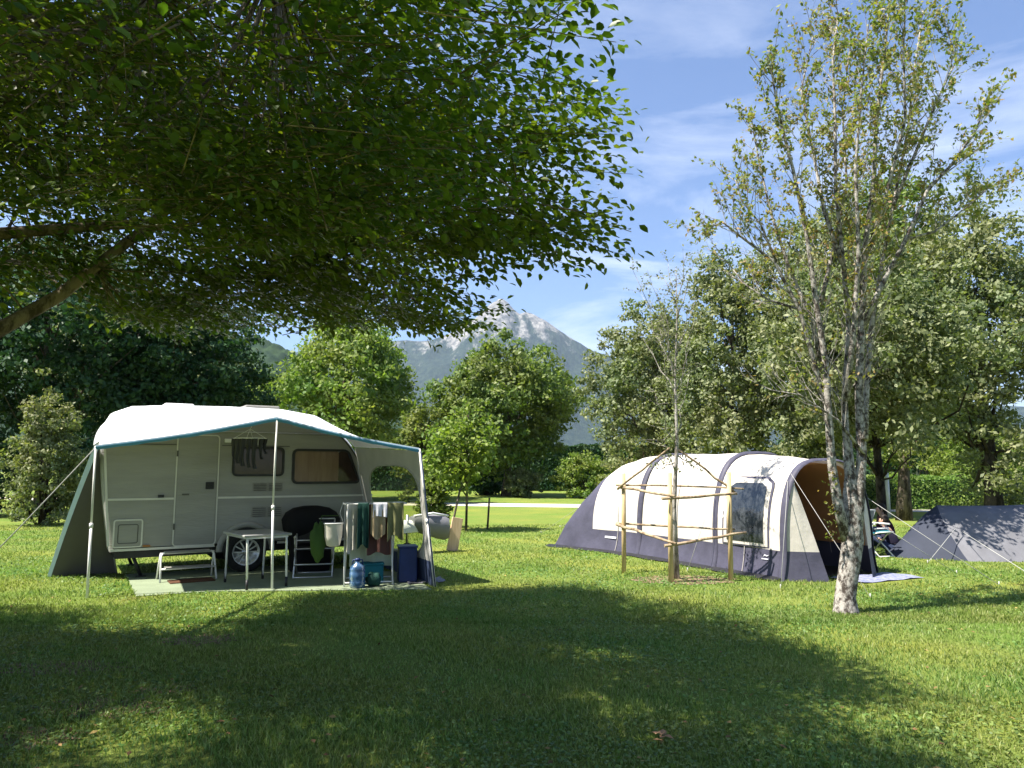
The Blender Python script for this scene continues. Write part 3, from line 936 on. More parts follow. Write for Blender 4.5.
# white roof shell, a centimetre proud of the body
PT = [q for q in PS if q[1] > 1.95]
b = B()
shell = []
for q in PT:
    q2 = inset(q, -0.012)
    shell.append([K(inset(q, 0.02)[0], -0.004, inset(q, 0.02)[1] ), K(q2[0], 0.03, q2[1]), K(q2[0], W - 0.03, q2[1]), K(inset(q, 0.02)[0], W + 0.004, inset(q, 0.02)[1])])
b.grid(shell); b.build('roof', M['van_roof'], van)
for s, t, hw, mt, nm in ((0.95, 1.0, 0.22, 'van_roof', 'roof_hatch'), (2.2, 0.7, 0.28, 'grey_vent', 'roof_hatch')):
    b = B(); b.box(K(s, t, 2.63), (hw, 0.25, 0.05), AXK); b.build(nm, M[mt], van, bevel=0.02)
# chassis
b = B(); b.box(K(2.0, 1.06, 0.36), (1.9, 0.95, 0.055), AXK); b.box(K(1.95, 1.06, 0.30), (0.05, 1.0, 0.05), AXK)
b.build('chassis', M['black'], van)
for s in (0.35, 3.7):
    for t in (0.25, 1.85):
        b = B(); b.tube([K(s, t, 0.32), K(s + (0.12 if s < 1 else -0.12), t, 0.02)], 0.025, 6); b.box(K(s + (0.12 if s < 1 else -0.12), t, 0.015), (0.07, 0.05, 0.012), AXK)
        b.build('corner_steady', M['black'], van)
# seams and trims on the near side
def strip(s0, z0, s1, z1, wd, m, name='trim', pr=0.008, parent=None):
    a, c = K(s0, 0, z0), K(s1, 0, z1); d = (c - a); Lh = d.length; d.normalize()
    nrm = E2; sd_ = nrm.cross(d)
    b = B(); b.box((a + c) / 2 - E2 * pr * 0.5, (Lh / 2, wd / 2, pr * 0.5 + 0.001), (d, sd_, nrm)); return b.build(name, M[m], parent or van)
strip(-0.05, 1.17, 0.84, 1.17, 0.03, 'trim'); strip(1.47, 1.17, 4.0, 1.17, 0.03, 'trim')
strip(-0.12, 1.985, 0.84, 1.985, 0.014, 'seam', 'seam'); strip(1.5, 1.985, 2.55, 1.985, 0.014, 'seam', 'seam')
strip(0.03, 0.44, 1.45, 0.44, 0.035, 'trim'); strip(2.4, 0.44, 3.95, 0.44, 0.035, 'trim')
strip(-0.12, 1.9, 0.0, 0.5, 0.03, 'trim')
b = B(); fr = [q for q in PS if q[0] > 3.3 and q[1] < 2.35]
b.tube([K(q[0] - 0.05, -0.012, q[1]) for q in fr], 0.014, 6); b.build('edge_rail', M['seam'], van)
# door
def rrect(s0, s1, z0, z1, r, t, n=5, slant=0.0):
    P = []
    for cx, cz, a0 in ((s1 - r, z1 - r, 0), (s0 + r, z1 - r, 90), (s0 + r, z0 + r, 180), (s1 - r, z0 + r, 270)):
        for i in range(n + 1):
            a = rad(a0 + 90 * i / n)
            ss, zz = cx + r * math.cos(a), cz + r * math.sin(a)
            ss += slant * (z1 - zz) / (z1 - z0) * (1 if ss > (s0 + s1) / 2 else 0)
            P.append(K(ss, t, zz))
    return P
def panel(s0, s1, z0, z1, r, t0, t1, m, name, parent, slant=0.0):
    b = B(); b.prism(rrect(s0, s1, z0, z1, r, t0, slant=slant), E2 * (t1 - t0)); return b.build(name, M[m], parent)
def ringframe(s0, s1, z0, z1, r, wd, t0, t1, m, name, parent, slant=0.0):
    b = B()
    A1 = rrect(s0, s1, z0, z1, r, t0, slant=slant); A2 = rrect(s0 + wd, s1 - wd, z0 + wd, z1 - wd, max(r - wd, 0.01), t0, slant=slant)
    A3 = [p + E2 * (t1 - t0) for p in A2]; A0 = [p + E2 * (t1 - t0) for p in A1]
    A1.append(A1[0]); A2.append(A2[0]); A3.append(A3[0]); A0.append(A0[0])
    b.grid([A0, A1, A2, A3], smooth=False); return b.build(name, M[m], parent)
door = panel(0.87, 1.44, 0.47, 2.12, 0.05, -0.010, 0.0, 'van_side', 'door', van)
ringframe(0.845, 1.465, 0.45, 2.145, 0.06, 0.018, -0.014, 0.0, 'trim', 'door_frame', van)
b = B(); b.box(K(1.34, -0.018, 1.36), (0.06, 0.012, 0.055), AXK); b.box(K(1.34, -0.033, 1.36), (0.04, 0.006, 0.014), AXK); b.build('handle', M['black'], door, bevel=0.004)
b = B(); b.box(K(1.0, -0.016, 1.23), (0.05, 0.006, 0.012), AXK); b.build('latch', M['seam'], door)
b = B(); b.box(K(0.66, -0.014, 1.21), (0.04, 0.012, 0.02), AXK); b.build('catch', M['black'], van)
# service hatch
hh = panel(0.07, 0.42, 0.49, 0.86, 0.03, -0.012, 0.0, 'van_side', 'service_hatch', van)
ringframe(0.05, 0.44, 0.47, 0.88, 0.04, 0.02, -0.015, 0.0, 'trim', 'hatch_frame', van)
ringframe(0.11, 0.38, 0.53, 0.81, 0.03, 0.012, -0.016, -0.011, 'seam', 'hatch_seal', hh)
b = B(); b.box(K(0.50, -0.012, 0.485), (0.05, 0.008, 0.014), AXK); b.build('reflector', M['reflector'], van)
b = B(); b.tube([K(-0.10, -0.012, 2.10), K(0.1, -0.012, 2.2), K(3.2, -0.012, 2.2)], 0.010, 6); b.build('awning_rail', M['alu'], van)
for s_, z_ in ((0.25, 0.62), (0.25, 1.75), (2.75, 0.7), (3.6, 0.62)):
    b = B(); b.box(K(s_ + .3, -0.004, z_), (0.006, 0.004, 0.12), AXK)
b = B(); b.box(K(1.62, -0.02, 2.06), (0.09, 0.02, 0.03), AXK); b.build('lamp', M['van_roof'], van, bevel=0.006)
b = B(); b.box(K(3.35, -0.008, 0.62), (0.09, 0.008, 0.07), AXK); b.build('socket_cover', M['trim'], van, bevel=0.004)
for s_ in (0.90, 0.90):
    pass
for z_ in (0.75, 1.85):
    b = B(); b.box(K(0.858, -0.02, z_), (0.012, 0.012, 0.045), AXK); b.build('hinge', M['seam'], door)
# windows
w1 = ringframe(1.66, 2.47, 1.50, 1.97, 0.08, 0.035, -0.03, 0.0, 'black', 'window', van)
panel(1.69, 2.44, 1.53, 1.94, 0.06, -0.018, 0.0, 'glass_dark', 'pane', w1)
w2 = ringframe(2.60, 3.56, 1.37, 1.95, 0.09, 0.04, -0.03, 0.0, 'black', 'window', van, slant=0.22)
panel(2.635, 3.38, 1.40, 1.92, 0.05, -0.018, 0.0, 'curtain', 'pane', w2)
panel(3.37, 3.54, 1.41, 1.91, 0.05, -0.017, 0.0, 'glass_dark', 'pane', w2, slant=0.2)
for z0, z1 in ((1.26, 1.40), (0.85, 1.02)):
    v_ = panel(1.98, 2.46, z0, z1, 0.01, -0.008, 0.0, 'grey_vent', 'vent', van)
    b = B()
    for i in range(5):
        z = z0 + 0.018 + (z1 - z0 - 0.03) * i / 4.5
        b.box(K(2.1, -0.012, z), (0.10, 0.005, 0.005), AXK); b.box(K(2.34, -0.012, z), (0.10, 0.005, 0.005), AXK)
    b.build('louvres', M['seam'], v_)
# wheel arch, wheel
ws, wz = 1.92, 0.32
b = B()
def arc(r, t, n=18): return [K(ws + r * math.cos(math.pi * i / n), t, wz + 0.02 + r * math.sin(math.pi * i / n)) for i in range(n + 1)]
b.grid([arc(0.45, 0.0), arc(0.45, -0.025), arc(0.43, -0.045), arc(0.375, -0.045), arc(0.36, -0.02), arc(0.36, 0.0)])
b.build('wheel_arch', M['van_side'], van)
b = B(); b.add([K(ws, -0.002, wz)] + arc(0.36, -0.002), [(0, i + 1, i + 2) for i in range(18)]); b.build('wheel_housing', M['black'], van)
def wheel(t0, side, name='wheel'):
    c = K(ws, t0, wz)
    b = B()
    pr = [(0.205, -0.07), (0.235, -0.085), (0.29, -0.085), (0.315, -0.06), (0.32, 0.0), (0.315, 0.06), (0.29, 0.085), (0.2, 0.08)]
    P = []
    for r, t in pr: P.append([c + E1 * r * math.cos(a) + UP * r * math.sin(a) + E2 * t for a in [2 * math.pi * i / 32 for i in range(32)]])
    b.grid(P, closed=True); tyre = b.build(name, M['rubber'], van)
    b = B(); P = []
    for r, t in [(0.208, -0.075), (0.19, -0.075), (0.175, -0.03), (0.06, -0.03), (0.055, -0.055), (0.001, -0.06)]:
        P.append([c + E1 * r * math.cos(a) + UP * r * math.sin(a) + E2 * t * side for a in [2 * math.pi * i / 32 for i in range(32)]])
    b.grid(P, closed=True)
    for i in range(12):
        a = 2 * math.pi * i / 12; d = E1 * math.cos(a) + UP * math.sin(a); n_ = E2.cross(d)
        b.box(c + d * 0.125 + E2 * (-0.052 * side), (0.065, 0.009, 0.02), (d, n_, E2))
    b.build('rim', M['alu'], tyre)
wheel(-0.0 + 0.035, 1); wheel(W - 0.12, -1)
# drawbar, cover, jockey wheel
b = B()
for t in (0.35, 1.77): b.tube([K(3.9, t, 0.4), K(5.2, 1.06, 0.42)], 0.04, 6)
b.tube([K(5.1, 1.06, 0.43), K(5.65, 1.06, 0.46)], 0.045, 8); b.build('drawbar', M['alu'], van)
b = B()
P = []
for i in range(9):
    f = i / 8; s = 4.0 + 1.35 * f; hw = 0.75 * (1 - f) + 0.13 * f
    P.append([K(s, 1.06 + hw * q, 0.50 + 0.17 * (1 - abs(q) ** 3) * (1 - 0.2 * f) - (0.08 if abs(q) == 1 else 0)) for q in (-1, -0.92, -0.5, 0, 0.5, 0.92, 1)])
b.grid(P); b.build('drawbar_cover', M['van_roof'], van)
b = B(); P = []
for i, (s, hz, zb) in enumerate([(5.2, 0.70, 0.50), (5.3, 0.74, 0.42), (5.6, 0.74, 0.32), (5.85, 0.72, 0.24), (5.95, 0.68, 0.28)]):
    P.append([K(s, 0.9, zb), K(s, 0.86, (hz + zb) / 2), K(s, 0.9, hz - .03), K(s, 1.06, hz), K(s, 1.22, hz - .03), K(s, 1.26, (hz + zb) / 2), K(s, 1.22, zb)])
b.grid(P, closed=True); b.add(P[0], [tuple(range(7))]); b.add(P[-1], [tuple(range(7))[::-1]]); b.build('hitch_cover', M['grey_cov'], van)
b = B(); b.tube([K(5.22, 0.95, 0.72), K(5.6, 0.9, 0.765), K(5.95, 0.95, 0.70)], 0.022, 7); b.build('handle', M['van_roof'], van)
b = B(); b.tube([K(5.05, 0.88, 0.75), K(5.05, 0.88, 0.12)], 0.028, 8); jw = b.build('jockey_stand', M['alu'], van)
b = B(); P = []
for r, t in [(0.001, -0.035), (0.09, -0.035), (0.115, -0.02), (0.115, 0.02), (0.09, 0.035), (0.001, 0.035)]:
    P.append([K(5.05, 0.88 + t, 0.116) + E1 * r * math.cos(a) + UP * r * math.sin(a) for a in [2 * math.pi * i / 20 for i in range(20)]])
b.grid(P, closed=True); b.build('jockey_wheel', M['rubber'], jw)

# ------------------------------------------------------------------ awning (sun canopy)
F1 = Vector((-5.36, 9.56, 1.89)); FC = Vector((-3.24, 10.19, 2.30)); F2 = Vector((-1.31, 10.5, 1.88))
awn = empty('awning', (F1.x, F1.y, 0), 'white sun awning with blue edging stretched over three poles beside the caravan', 'awning')
backc = [(0, -0.20, 1.93), (.06, -0.19, 2.20), (.12, -0.07, 2.43), (.2, 0.2, 2.545), (.32, 0.8, 2.585), (.5, 1.6, 2.60), (.7, 2.4, 2.59), (.82, 2.96, 2.51), (.91, 3.36, 2.31), (1, 3.66, 1.99)]
def backp(u):
    ks = [q[0] for q in backc]
    return K(float(np.interp(u, ks, [q[1] for q in backc])), -0.01, float(np.interp(u, ks, [q[2] for q in backc])))
def frontp(u):
    if u < 0.5:
        k = u / 0.5; p = F1.lerp(FC, k); p.z -= 0.03 * math.sin(math.pi * k)
    else:
        k = (u - 0.5) / 0.5; p = FC.lerp(F2, k); p.z -= 0.03 * math.sin(math.pi * k)
    return p
NU, NV = 60, 14
P = []
for i in range(NU + 1):
    u = i / NU; row = []
    for j in range(NV + 1):
        v = j / NV
        p = frontp(u).lerp(backp(u), v)
        p.z -= 0.07 * math.sin(math.pi * v) * math.sin(math.pi * u) ** 0.5 * (1 - math.exp(-((u - 0.5) / 0.08) ** 2) * 0.6)
        p.z += 0.006 * math.sin(u * 70 + v * 3) * (1 - v)
        row.append(p)
    P.append(row)
b = B(); b.grid(P); b.build('canopy', M['canopy'], awn)
b = B(); E = [frontp(i / NU) for i in range(NU + 1)]
b.grid([[p + Vector((0, -0.012, 0.018)) for p in E], [p + Vector((0, -0.016, -0.010)) for p in E], [p + Vector((0, -0.008, -0.030 - 0.004 * math.sin(i * 1.3))) for i, p in enumerate(E)]])
b.build('valance', M['blue'], awn)
b = B(); b.grid([[p + Vector((0, -0.018, 0.030)) for p in E], [p + Vector((0, -0.020, 0.012)) for p in E]]); b.build('piping', M['palebl'], awn)
def pole(a, c, r=0.014, kink=0.02):
    m_ = a.lerp(c, 0.47); b = B()
    b.tube([a, m_ + Vector((kink, 0, 0))], r * 1.25, 8); b.tube([m_ + Vector((kink, 0, 0)), c], r, 8)
    b.tube([m_ + Vector((kink, 0, -.03)), m_ + Vector((kink, 0, .03))], r * 1.7, 8)
    b.build('pole', M['white_tube'], awn)
pole(G(87, 598), F1 + Vector((0, 0, .02)), 0.014, 0.0); pole(G(272, 590), FC + Vector((0, 0, .02)), 0.014, -0.02); pole(G(435, 587), F2 + Vector((0, 0, .02)), 0.016, 0.0)
# left draught panel with blue edge
g1, g2 = G(50, 577), G(117, 573); kb = K(-0.20, -0.02, 1.95)
P = []
for i in range(15):
    u = i / 14; top = kb.lerp(F1, 0.10 * (1 - u)); bot = g1.lerp(g2, u)
    row = []
    for j in range(13):
        v = j / 12; p = top.lerp(bot, v); p += Vector((0, -1, 0)) * (0.03 * math.sin(u * 9) * v + 0.04 * math.sin(math.pi * v)); row.append(p)
    P.append(row)
b = B(); b.grid(P); b.build('side_panel', M['awn_grey'], awn)
ed = P[0]
b = B(); b.grid([[p + Vector((-0.045 - 0.02 * (1 - j / 12), -0.004, 0)) for j, p in enumerate(ed)], [p + Vector((0.02, -0.012, 0)) for p in ed]]); b.build('edging', M['palebl'], awn)
b = B(); b.tube([P[-1][j] + Vector((0.01, -0.01, 0)) for j in range(13)], 0.012, 5); b.build('edging', M['rope'], awn)
# right side wall with a clear arched window
WB = [G(434, 587), K(4.06, 0.0, 0.0)]; WT = [F2, K(3.66, -0.01, 1.99)]
def wallp(a, z):
    h = F2.z + (1.99 - F2.z) * a; k = z / h
    p0 = WB[0].lerp(WB[1], a); p1 = WT[0].lerp(WT[1], a)
    p = p0.lerp(p1, k); p.x += 0.02 * math.sin(a * 8) * (1 - k); return p
outer, inner = [], []
N = 64
for i in range(N):
    an = 2 * math.pi * i / N; ca, sa = math.cos(an), math.sin(an)
    kx = max(abs(ca), abs(sa)); outer.append((0.5 + 0.5 * ca / kx, 1.05 + 0.71 * sa / kx * (1.0)))
    e = 3.2; kk = (abs(ca) ** e + abs(sa) ** e) ** (-1 / e)
    inner.append((0.45 + 0.40 * ca * kk, 1.02 + 0.655 * sa * kk))
def topz(a): return F2.z + (1.99 - F2.z) * a - 0.01
O_ = [wallp(a, min(z, 3) if z < 1.7 else topz(a)) for a, z in outer]
I_ = [wallp(a, z) for a, z in inner]
b = B(); b.grid([O_, I_], closed=True); b.build('side_wall', M['awn_side'], awn)
b = B(); b.add([wallp(0.45, 1.02)] + I_, [(0, i + 1, (i + 1) % N + 1) for i in range(N)]); b.build('window', M['vinyl'], awn)
b = B(); b.tube(I_ + [I_[0]], 0.016, 6, cap=False); b.build('window_piping', M['rope'], awn)
b = B(); b.grid([[wallp(a / 16, z) for a in range(17)] for z in (0.0, 0.12, 0.24, 0.345)]); b.build('mud_wall', M['navy'], awn)
b = B(); b.tube([wallp(0.0, z) + Vector((0.02, -0.02, 0)) for z in (0.0, 0.6, 1.2, 1.86)], 0.01, 5); b.build('edging', M['navy'], awn)
for a, c in ((F1, Vector((-6.95, 9.35, 0))),):
    b = B(); b.tube([a, a.lerp(c, .5) + Vector((0, 0, -.02)), c], 0.008, 5); b.tube([c + Vector((0, 0, -.05)), c + Vector((-.03, 0, .08))], 0.01, 5)
    b.build('guy_line', M['rope'], awn)

# ------------------------------------------------------------------ things under the awning
c0 = [G(126, 575), G(136, 597), G(212, 592), G(432, 590), G(405, 573), G(280, 566)]
b = B(); b.add([p + Vector((0, 0, 0.012)) for p in c0], [tuple(range(6))[::-1]])
for i in range(6):
    j = (i + 1) % 6; b.add([c0[i], c0[j], c0[j] + Vector((0, 0, .012)), c0[i] + Vector((0, 0, .012))], [(0, 1, 2, 3)])
o = b.build('groundsheet', M['sheet'], None, c0[0]); tag(o, 'pale green groundsheet lying on the grass under the awning', 'groundsheet')
dm = K(1.05, -0.62, 0.018)
b = B(); b.box(dm, (0.30, 0.17, 0.008), AXK); o = b.build('doormat', M['mat_br'], None, dm, bevel=0.004); tag(o, 'small brown doormat in front of the caravan step', 'doormat')
sc_ = K(1.02, -0.36, 0)
root = empty('step_stool', sc_, 'white tubular double step stool below the caravan door', 'step')
b = B()
for s in (-0.36, 0.36):
    f = [sc_ + E1 * s + E2 * (-0.20), sc_ + E1 * s + E2 * (-0.17) + UP * 0.22]
    b.tube([sc_ + E1 * s * 1.05 - E2 * 0.22 + UP * 0.012, sc_ + E1 * s - E2 * 0.05 + UP * 0.36, sc_ + E1 * s * 0.93 - E2 * 0.02 + UP * 0.40], 0.014, 7)
    b.tube([sc_ + E1 * s * 1.05 + E2 * 0.20 + UP * 0.012, sc_ + E1 * s - E2 * 0.0 + UP * 0.40], 0.014, 7)
b.tube([sc_ - E1 * .335 - E2 * 0.03 + UP * 0.40, sc_ + E1 * .335 - E2 * 0.03 + UP * 0.40], 0.014, 7)
b.tube([sc_ - E1 * .36 - E2 * 0.17 + UP * 0.19, sc_ + E1 * .36 - E2 * 0.17 + UP * 0.19], 0.014, 7)
b.build('frame', M['white_tube'], root)
for dz, dy in ((0.405, 0.04), (0.20, -0.10)):
    b = B(); b.box(sc_ + UP * dz + E2 * dy, (0.31, 0.085, 0.010), AXK); b.build('tread', M['grey_vent'], root)

# camping table
tcn = Vector((-3.60, 10.62, 0)); tl = Vector((0.62, -0.78, 0)).normalized(); ts = Vector((0.78, 0.62, 0)).normalized()
root = empty('camping_table', tcn, 'grey folding camping table with white legs behind the middle awning pole', 'table')
AXT = (tl, ts, UP)
b = B(); b.box(tcn + UP * 0.715, (0.46, 0.33, 0.016), AXT); b.build('table_top', M['table'], root, bevel=0.01)
b = B(); b.box(tcn + UP * 0.685, (0.42, 0.29, 0.012), AXT); b.build('apron', M['alu'], root)
for a in (-1, 1):
    for c in (-1, 1):
        p = tcn + tl * 0.40 * a + ts * 0.27 * c; q = p + tl * 0.05 * a
        b = B(); b.tube([p + UP * 0.69, p + tl * .01 * a + UP * 0.62, q + UP * 0.02], 0.015, 7); lg = b.build('leg', M['white_tube'], root)
        b = B(); b.tube([q + UP * 0.0, q + UP * 0.14], 0.019, 7); b.build('foot', M['black'], lg)
# covered barbecue behind the chair
gc = K(2.82, -0.42, 0)
def bump(d): return 1 + 0.05 * math.sin(7 * d.x + 3 * d.z) + 0.04 * math.sin(9 * d.y)
root = B()
P = []
for i, (z, rx, ry) in enumerate([(0.02, .30, .24), (0.25, .31, .25), (0.5, .34, .26), (0.68, .42, .30), (0.82, .44, .31), (0.93, .38, .27), (1.0, .27, .2), (1.03, .12, .1), (1.035, .01, .01)]):
    row = []
    for j in range(28):
        a = 2 * math.pi * j / 28; ca, sa = math.cos(a), math.sin(a); k = (abs(ca) ** 3.5 + abs(sa) ** 3.5) ** (-1 / 3.5)
        wv_ = 1 + 0.03 * math.sin(j * 2.4 + i * 0.7) * (1 - i / 8)
        row.append(gc + E1 * ca * k * rx * wv_ + E2 * sa * k * ry * wv_ + UP * z)
    P.append(row)
root.grid(P, closed=True)
o = root.build('covered_barbecue', M['cover'], None, gc); tag(o, 'barbecue under a black cover against the caravan side', 'barbecue')
# folding camp chair
def camp_chair(base, fx, fy, label, sm, fm, h=0.80, name='camp_chair', group=None, w_=0.28):
    """fx: to the chair's right, fy: the way it faces"""
    fx = Vector(fx).normalized(); fy = Vector(fy).normalized()
    root = empty(name, base, label, 'chair', group)
    b = B()
    for s in (-1, 1):
        x = fx * s * w_
        b.tube([base + x - fy * 0.30 + UP * h, base + x - fy * 0.16 + UP * 0.42, base + x + fy * 0.26 + UP * 0.015], 0.013, 7)
        b.tube([base + x * .96 + fy * 0.22 + UP * 0.43, base + x * .96 - fy * 0.28 + UP * 0.015], 0.013, 7)
        b.tube([base + x - fy * 0.22 + UP * 0.60, base + x + fy * 0.2 + UP * 0.60], 0.016, 7)
        b.tube([base + x + fy * 0.2 + UP * 0.60, base + x * .96 + fy * 0.2 + UP * 0.43], 0.011, 7)
    for y, z in ((0.26, 0.02), (-0.28, 0.02), (0.20, 0.20), (-0.19, 0.52), (-0.30, h), (0.22, 0.43)):
        b.tube([base - fx * w_ + fy * y + UP * z, base + fx * w_ + fy * y + UP * z], 0.012, 7)
    b.build('frame', M[fm], root)
    P = [[base + fx * (w_ * 0.94) * (i / 4 - 1) + fy * (0.24 - 0.42 * j / 6) + UP * (0.43 - 0.03 * math.sin(math.pi * j / 6)) for j in range(7)] for i in range(9)]
    b = B(); b.sheet(P, 0.008); b.build('seat', M[sm], root)
    P = [[base + fx * (w_ * 0.94) * (i / 4 - 1) + fy * (-0.18 - 0.12 * j / 6 - 0.02 * math.sin(math.pi * j / 6)) + UP * (0.48 + (h - 0.5) * j / 6) for j in range(7)] for i in range(9)]
    b = B(); b.sheet(P, 0.008); b.build('backrest', M[sm], root)
    return root
cb = K(2.72, -0.98, 0); camp_chair(cb, (0.98, 0.2, 0), (0.2, -0.98, 0), 'aluminium camp chair with a black seat in front of the covered barbecue', 'black', 'alu', 0.84)

# hanging sock dryer
dc = R(250, 434, 10.9); dc.z = 2.18
root = empty('peg_dryer', dc, 'white peg dryer hanging from the awning in front of the small caravan window', 'dryer')
b = B()
dd = 0.24
ring = [dc + Vector((dd * math.cos(2 * math.pi * i / 20), dd * 0.55 * math.sin(2 * math.pi * i / 20), -0.12)) for i in range(21)]
b.tube(ring, 0.008, 5, cap=False)
for i in (0, 5, 10, 15): b.tube([ring[i], dc + Vector((0, 0, 0.02))], 0.004, 4)
b.tube([ring[0], ring[10]], 0.006, 4); b.tube([ring[5], ring[15]], 0.006, 4)
b.tube([dc + Vector((0, 0, 0.02)), dc + Vector((0.02, 0, 0.05)), dc + Vector((0.0, 0, 0.08))], 0.005, 5)
b.build('hanger', M['white_tube'], root)
sock_pos = [(-0.20, -0.06, 0.30, 0.045), (-0.13, -0.10, 0.36, 0.05), (-0.06, -0.12, 0.40, 0.045), (0.03, -0.12, 0.42, 0.035), (0.11, -0.11, 0.44, 0.04), (0.19, -0.06, 0.30, 0.03), (-0.16, 0.08, 0.34, 0.05), (0.22, 0.02, 0.22, 0.03)]
for i, (x, y, ln, hw) in enumerate(sock_pos):
    a = dc + Vector((x, y, -0.125))
    P = [[a + Vector((hw * (k / 2 - 1) * (1 - 0.35 * (j > 1)) + 0.02 * (j == 5), 0.01 * math.sin(k * 2 + j), -ln * j / 5)) for j in range(6)] for k in range(5)]
    b = B(); b.sheet(P, 0.012); o = b.build('sock', M['black'], None, a)
    tag(o, ['wide black sock pegged leftmost on the hanging dryer', 'wide black sock pegged second from the left on the dryer', 'long black sock pegged left of the middle of the dryer', 'narrow long black sock pegged at the middle of the dryer', 'longest black sock hanging right of the middle of the dryer', 'narrow black sock pegged at the right front of the dryer', 'wide black sock pegged behind the others at the left of the dryer', 'shortest narrow black sock pegged at the right end of the dryer'][i], 'sock', 'black socks on the peg dryer')

# drying rack and washing
rc0 = Vector((-2.00, 10.72, 0)); ra = Vector((0.97, 0.24, 0)).normalized(); rb = Vector((-0.24, 0.97, 0)).normalized()
def RK(a, c, z): return rc0 + ra * a + rb * c + UP * z
rack = empty('drying_rack', rc0, 'white standing clothes airer near the right awning pole', 'clothes airer')
for a in (-0.36, 0.30):
    for sg in (-1, 1):
        b = B(); b.tube([RK(a + .012 * sg, 0.24 * sg, 0.01), RK(a + .012 * sg, -0.22 * sg, 1.12)], 0.012, 6); b.build('leg', M['white_tube'], rack)
for sg in (-1, 1):
    b = B(); b.tube([RK(-0.36, 0.24 * sg, 0.06), RK(0.30, 0.24 * sg, 0.06)], 0.010, 6); b.build('brace', M['white_tube'], rack)
RAILC = [-0.26, -0.13, 0.0, 0.13, 0.26]
for c in RAILC:
    b = B(); b.tube([RK(-0.40, c, 1.13), RK(0.46, c, 1.13)], 0.007, 6); b.build('rail', M['white_tube'], rack)
for a in (-0.40, 0.46):
    b = B(); b.tube([RK(a, -0.27, 1.13), RK(a, 0.27, 1.13)], 0.009, 6); b.build('end_bar', M['white_tube'], rack)
def hang(name, label, cat, a0, a1, c, fd, bd, m, wav=0.02, seed=0, hem=0.0, z0=1.13):
    random.seed(seed); ph = random.uniform(0, 6)
    na = 14; P = []
    for i in range(na + 1):
        u = i / na; a = a0 + (a1 - a0) * u; row = []
        w1_ = math.sin(u * 11 + ph) * wav * 1.5; w2_ = math.sin(u * 23 + ph * 2) * wav * 0.6
        path_ = []
        for j in range(9): path_.append((-0.014 - (w1_ + w2_) * (1 - j / 8) - 0.01 * (1 - j / 8), z0 - fd * (1 + hem * math.sin(u * 3.1) + .05 * math.sin(u * 7 + ph)) * (1 - j / 8)))
        path_ += [(-0.008, z0 + 0.011), (0.008, z0 + 0.011)]
        for j in range(5): path_.append((0.014 + (w1_) * j / 4, z0 - bd * j / 4))
        for q, z in path_: row.append(RK(a, c + q, z))
        P.append(row)
    b = B(); b.sheet(P, 0.004); o = b.build(name, M[m], None, RK((a0 + a1) / 2, c, z0)); return tag(o, label, cat, 'washing on the clothes airer')
hang('bed_sheet', 'large pale green sheet hanging lowest behind the other washing', 'sheet', -0.30, 0.30, 0.13, 0.86, 0.3, 'sheet_c', 0.03, 1, 0.04)
hang('cream_towel', 'cream towel on the left end of the airer', 'towel', -0.36, -0.22, -0.13, 0.66, 0.5, 'cream_c', 0.02, 2)
hang('dark_shirt', 'dark green shirt hanging beside the cream towel', 'shirt', -0.21, -0.06, -0.26, 0.58, 0.4, 'tshirt_g', 0.02, 3)
hang('brown_trousers', 'brown trousers hanging in the middle of the airer', 'trousers', -0.07, 0.26, -0.135, 0.68, 0.5, 'brown_c', 0.02, 4, 0.04)
hang('white_cloth', 'small white cloth hanging at the front of the airer', 'cloth', 0.00, 0.19, -0.265, 0.20, 0.2, 'white_c', 0.012, 5, -0.15, 1.135)
hang('tan_shorts', 'tan shorts hanging just below the small white cloth', 'shorts', -0.03, 0.17, -0.255, 0.42, 0.05, 'tan_c', 0.018, 6, 0.1, 1.118)
hang('olive_towel', 'olive towel on the right end of the airer', 'towel', 0.20, 0.42, -0.26, 0.50, 0.4, 'olive_c', 0.02, 7, -0.1)
hang('mauve_cloth', 'mauve cloth showing between the cream towel and the jug', 'cloth', -0.34, -0.24, 0.0, 0.62, 0.5, 'pink_c', 0.02, 8)
# peg bag and green bag left of the airer
pb = RK(-0.53, -0.1, 0)
root = empty('peg_basket', pb, 'white slatted peg basket hooked on the left end of the clothes airer', 'basket')
P = []
for i, (z, r) in enumerate([(0.54, .05), (0.56, .09), (0.68, .115), (0.84, .125), (0.86, .132)]):
    P.append([pb + ra * r * math.cos(2 * math.pi * j / 24) * (1 + .05 * (j % 2)) + rb * r * 0.7 * math.sin(2 * math.pi * j / 24) + UP * z for j in range(24)])
b = B(); b.grid(P, closed=True); b.add(P[0], [tuple(range(24))]); b.build('tub', M['cream_c'], root)
b = B(); b.tube(P[-1] + [P[-1][0]], 0.007, 5, cap=False); b.build('rim', M['white_tube'], root)
b = B(); b.tube([P[-1][0], RK(-0.45, -0.1, 1.0), RK(-0.41, -0.1, 1.15)], 0.005, 5); b.build('hook', M['white_tube'], root)
gb = RK(-0.74, 0.0, 0.60)
b = B(); b.blob(gb + UP * 0.0, (0.11, 0.10, 0.27), 16, 12, lambda d: 1 + 0.10 * math.sin(8 * d.x + 5 * d.z) + 0.06 * math.sin(11 * d.y))
b.tube([gb + UP * 0.2, gb + UP * 0.36 + ra * 0.05, gb + UP * 0.36 + ra * 0.28], 0.007, 5)
o = b.build('green_bag', M['green_c'], None, gb); tag(o, 'green cloth bag hanging left of the white peg basket', 'bag')
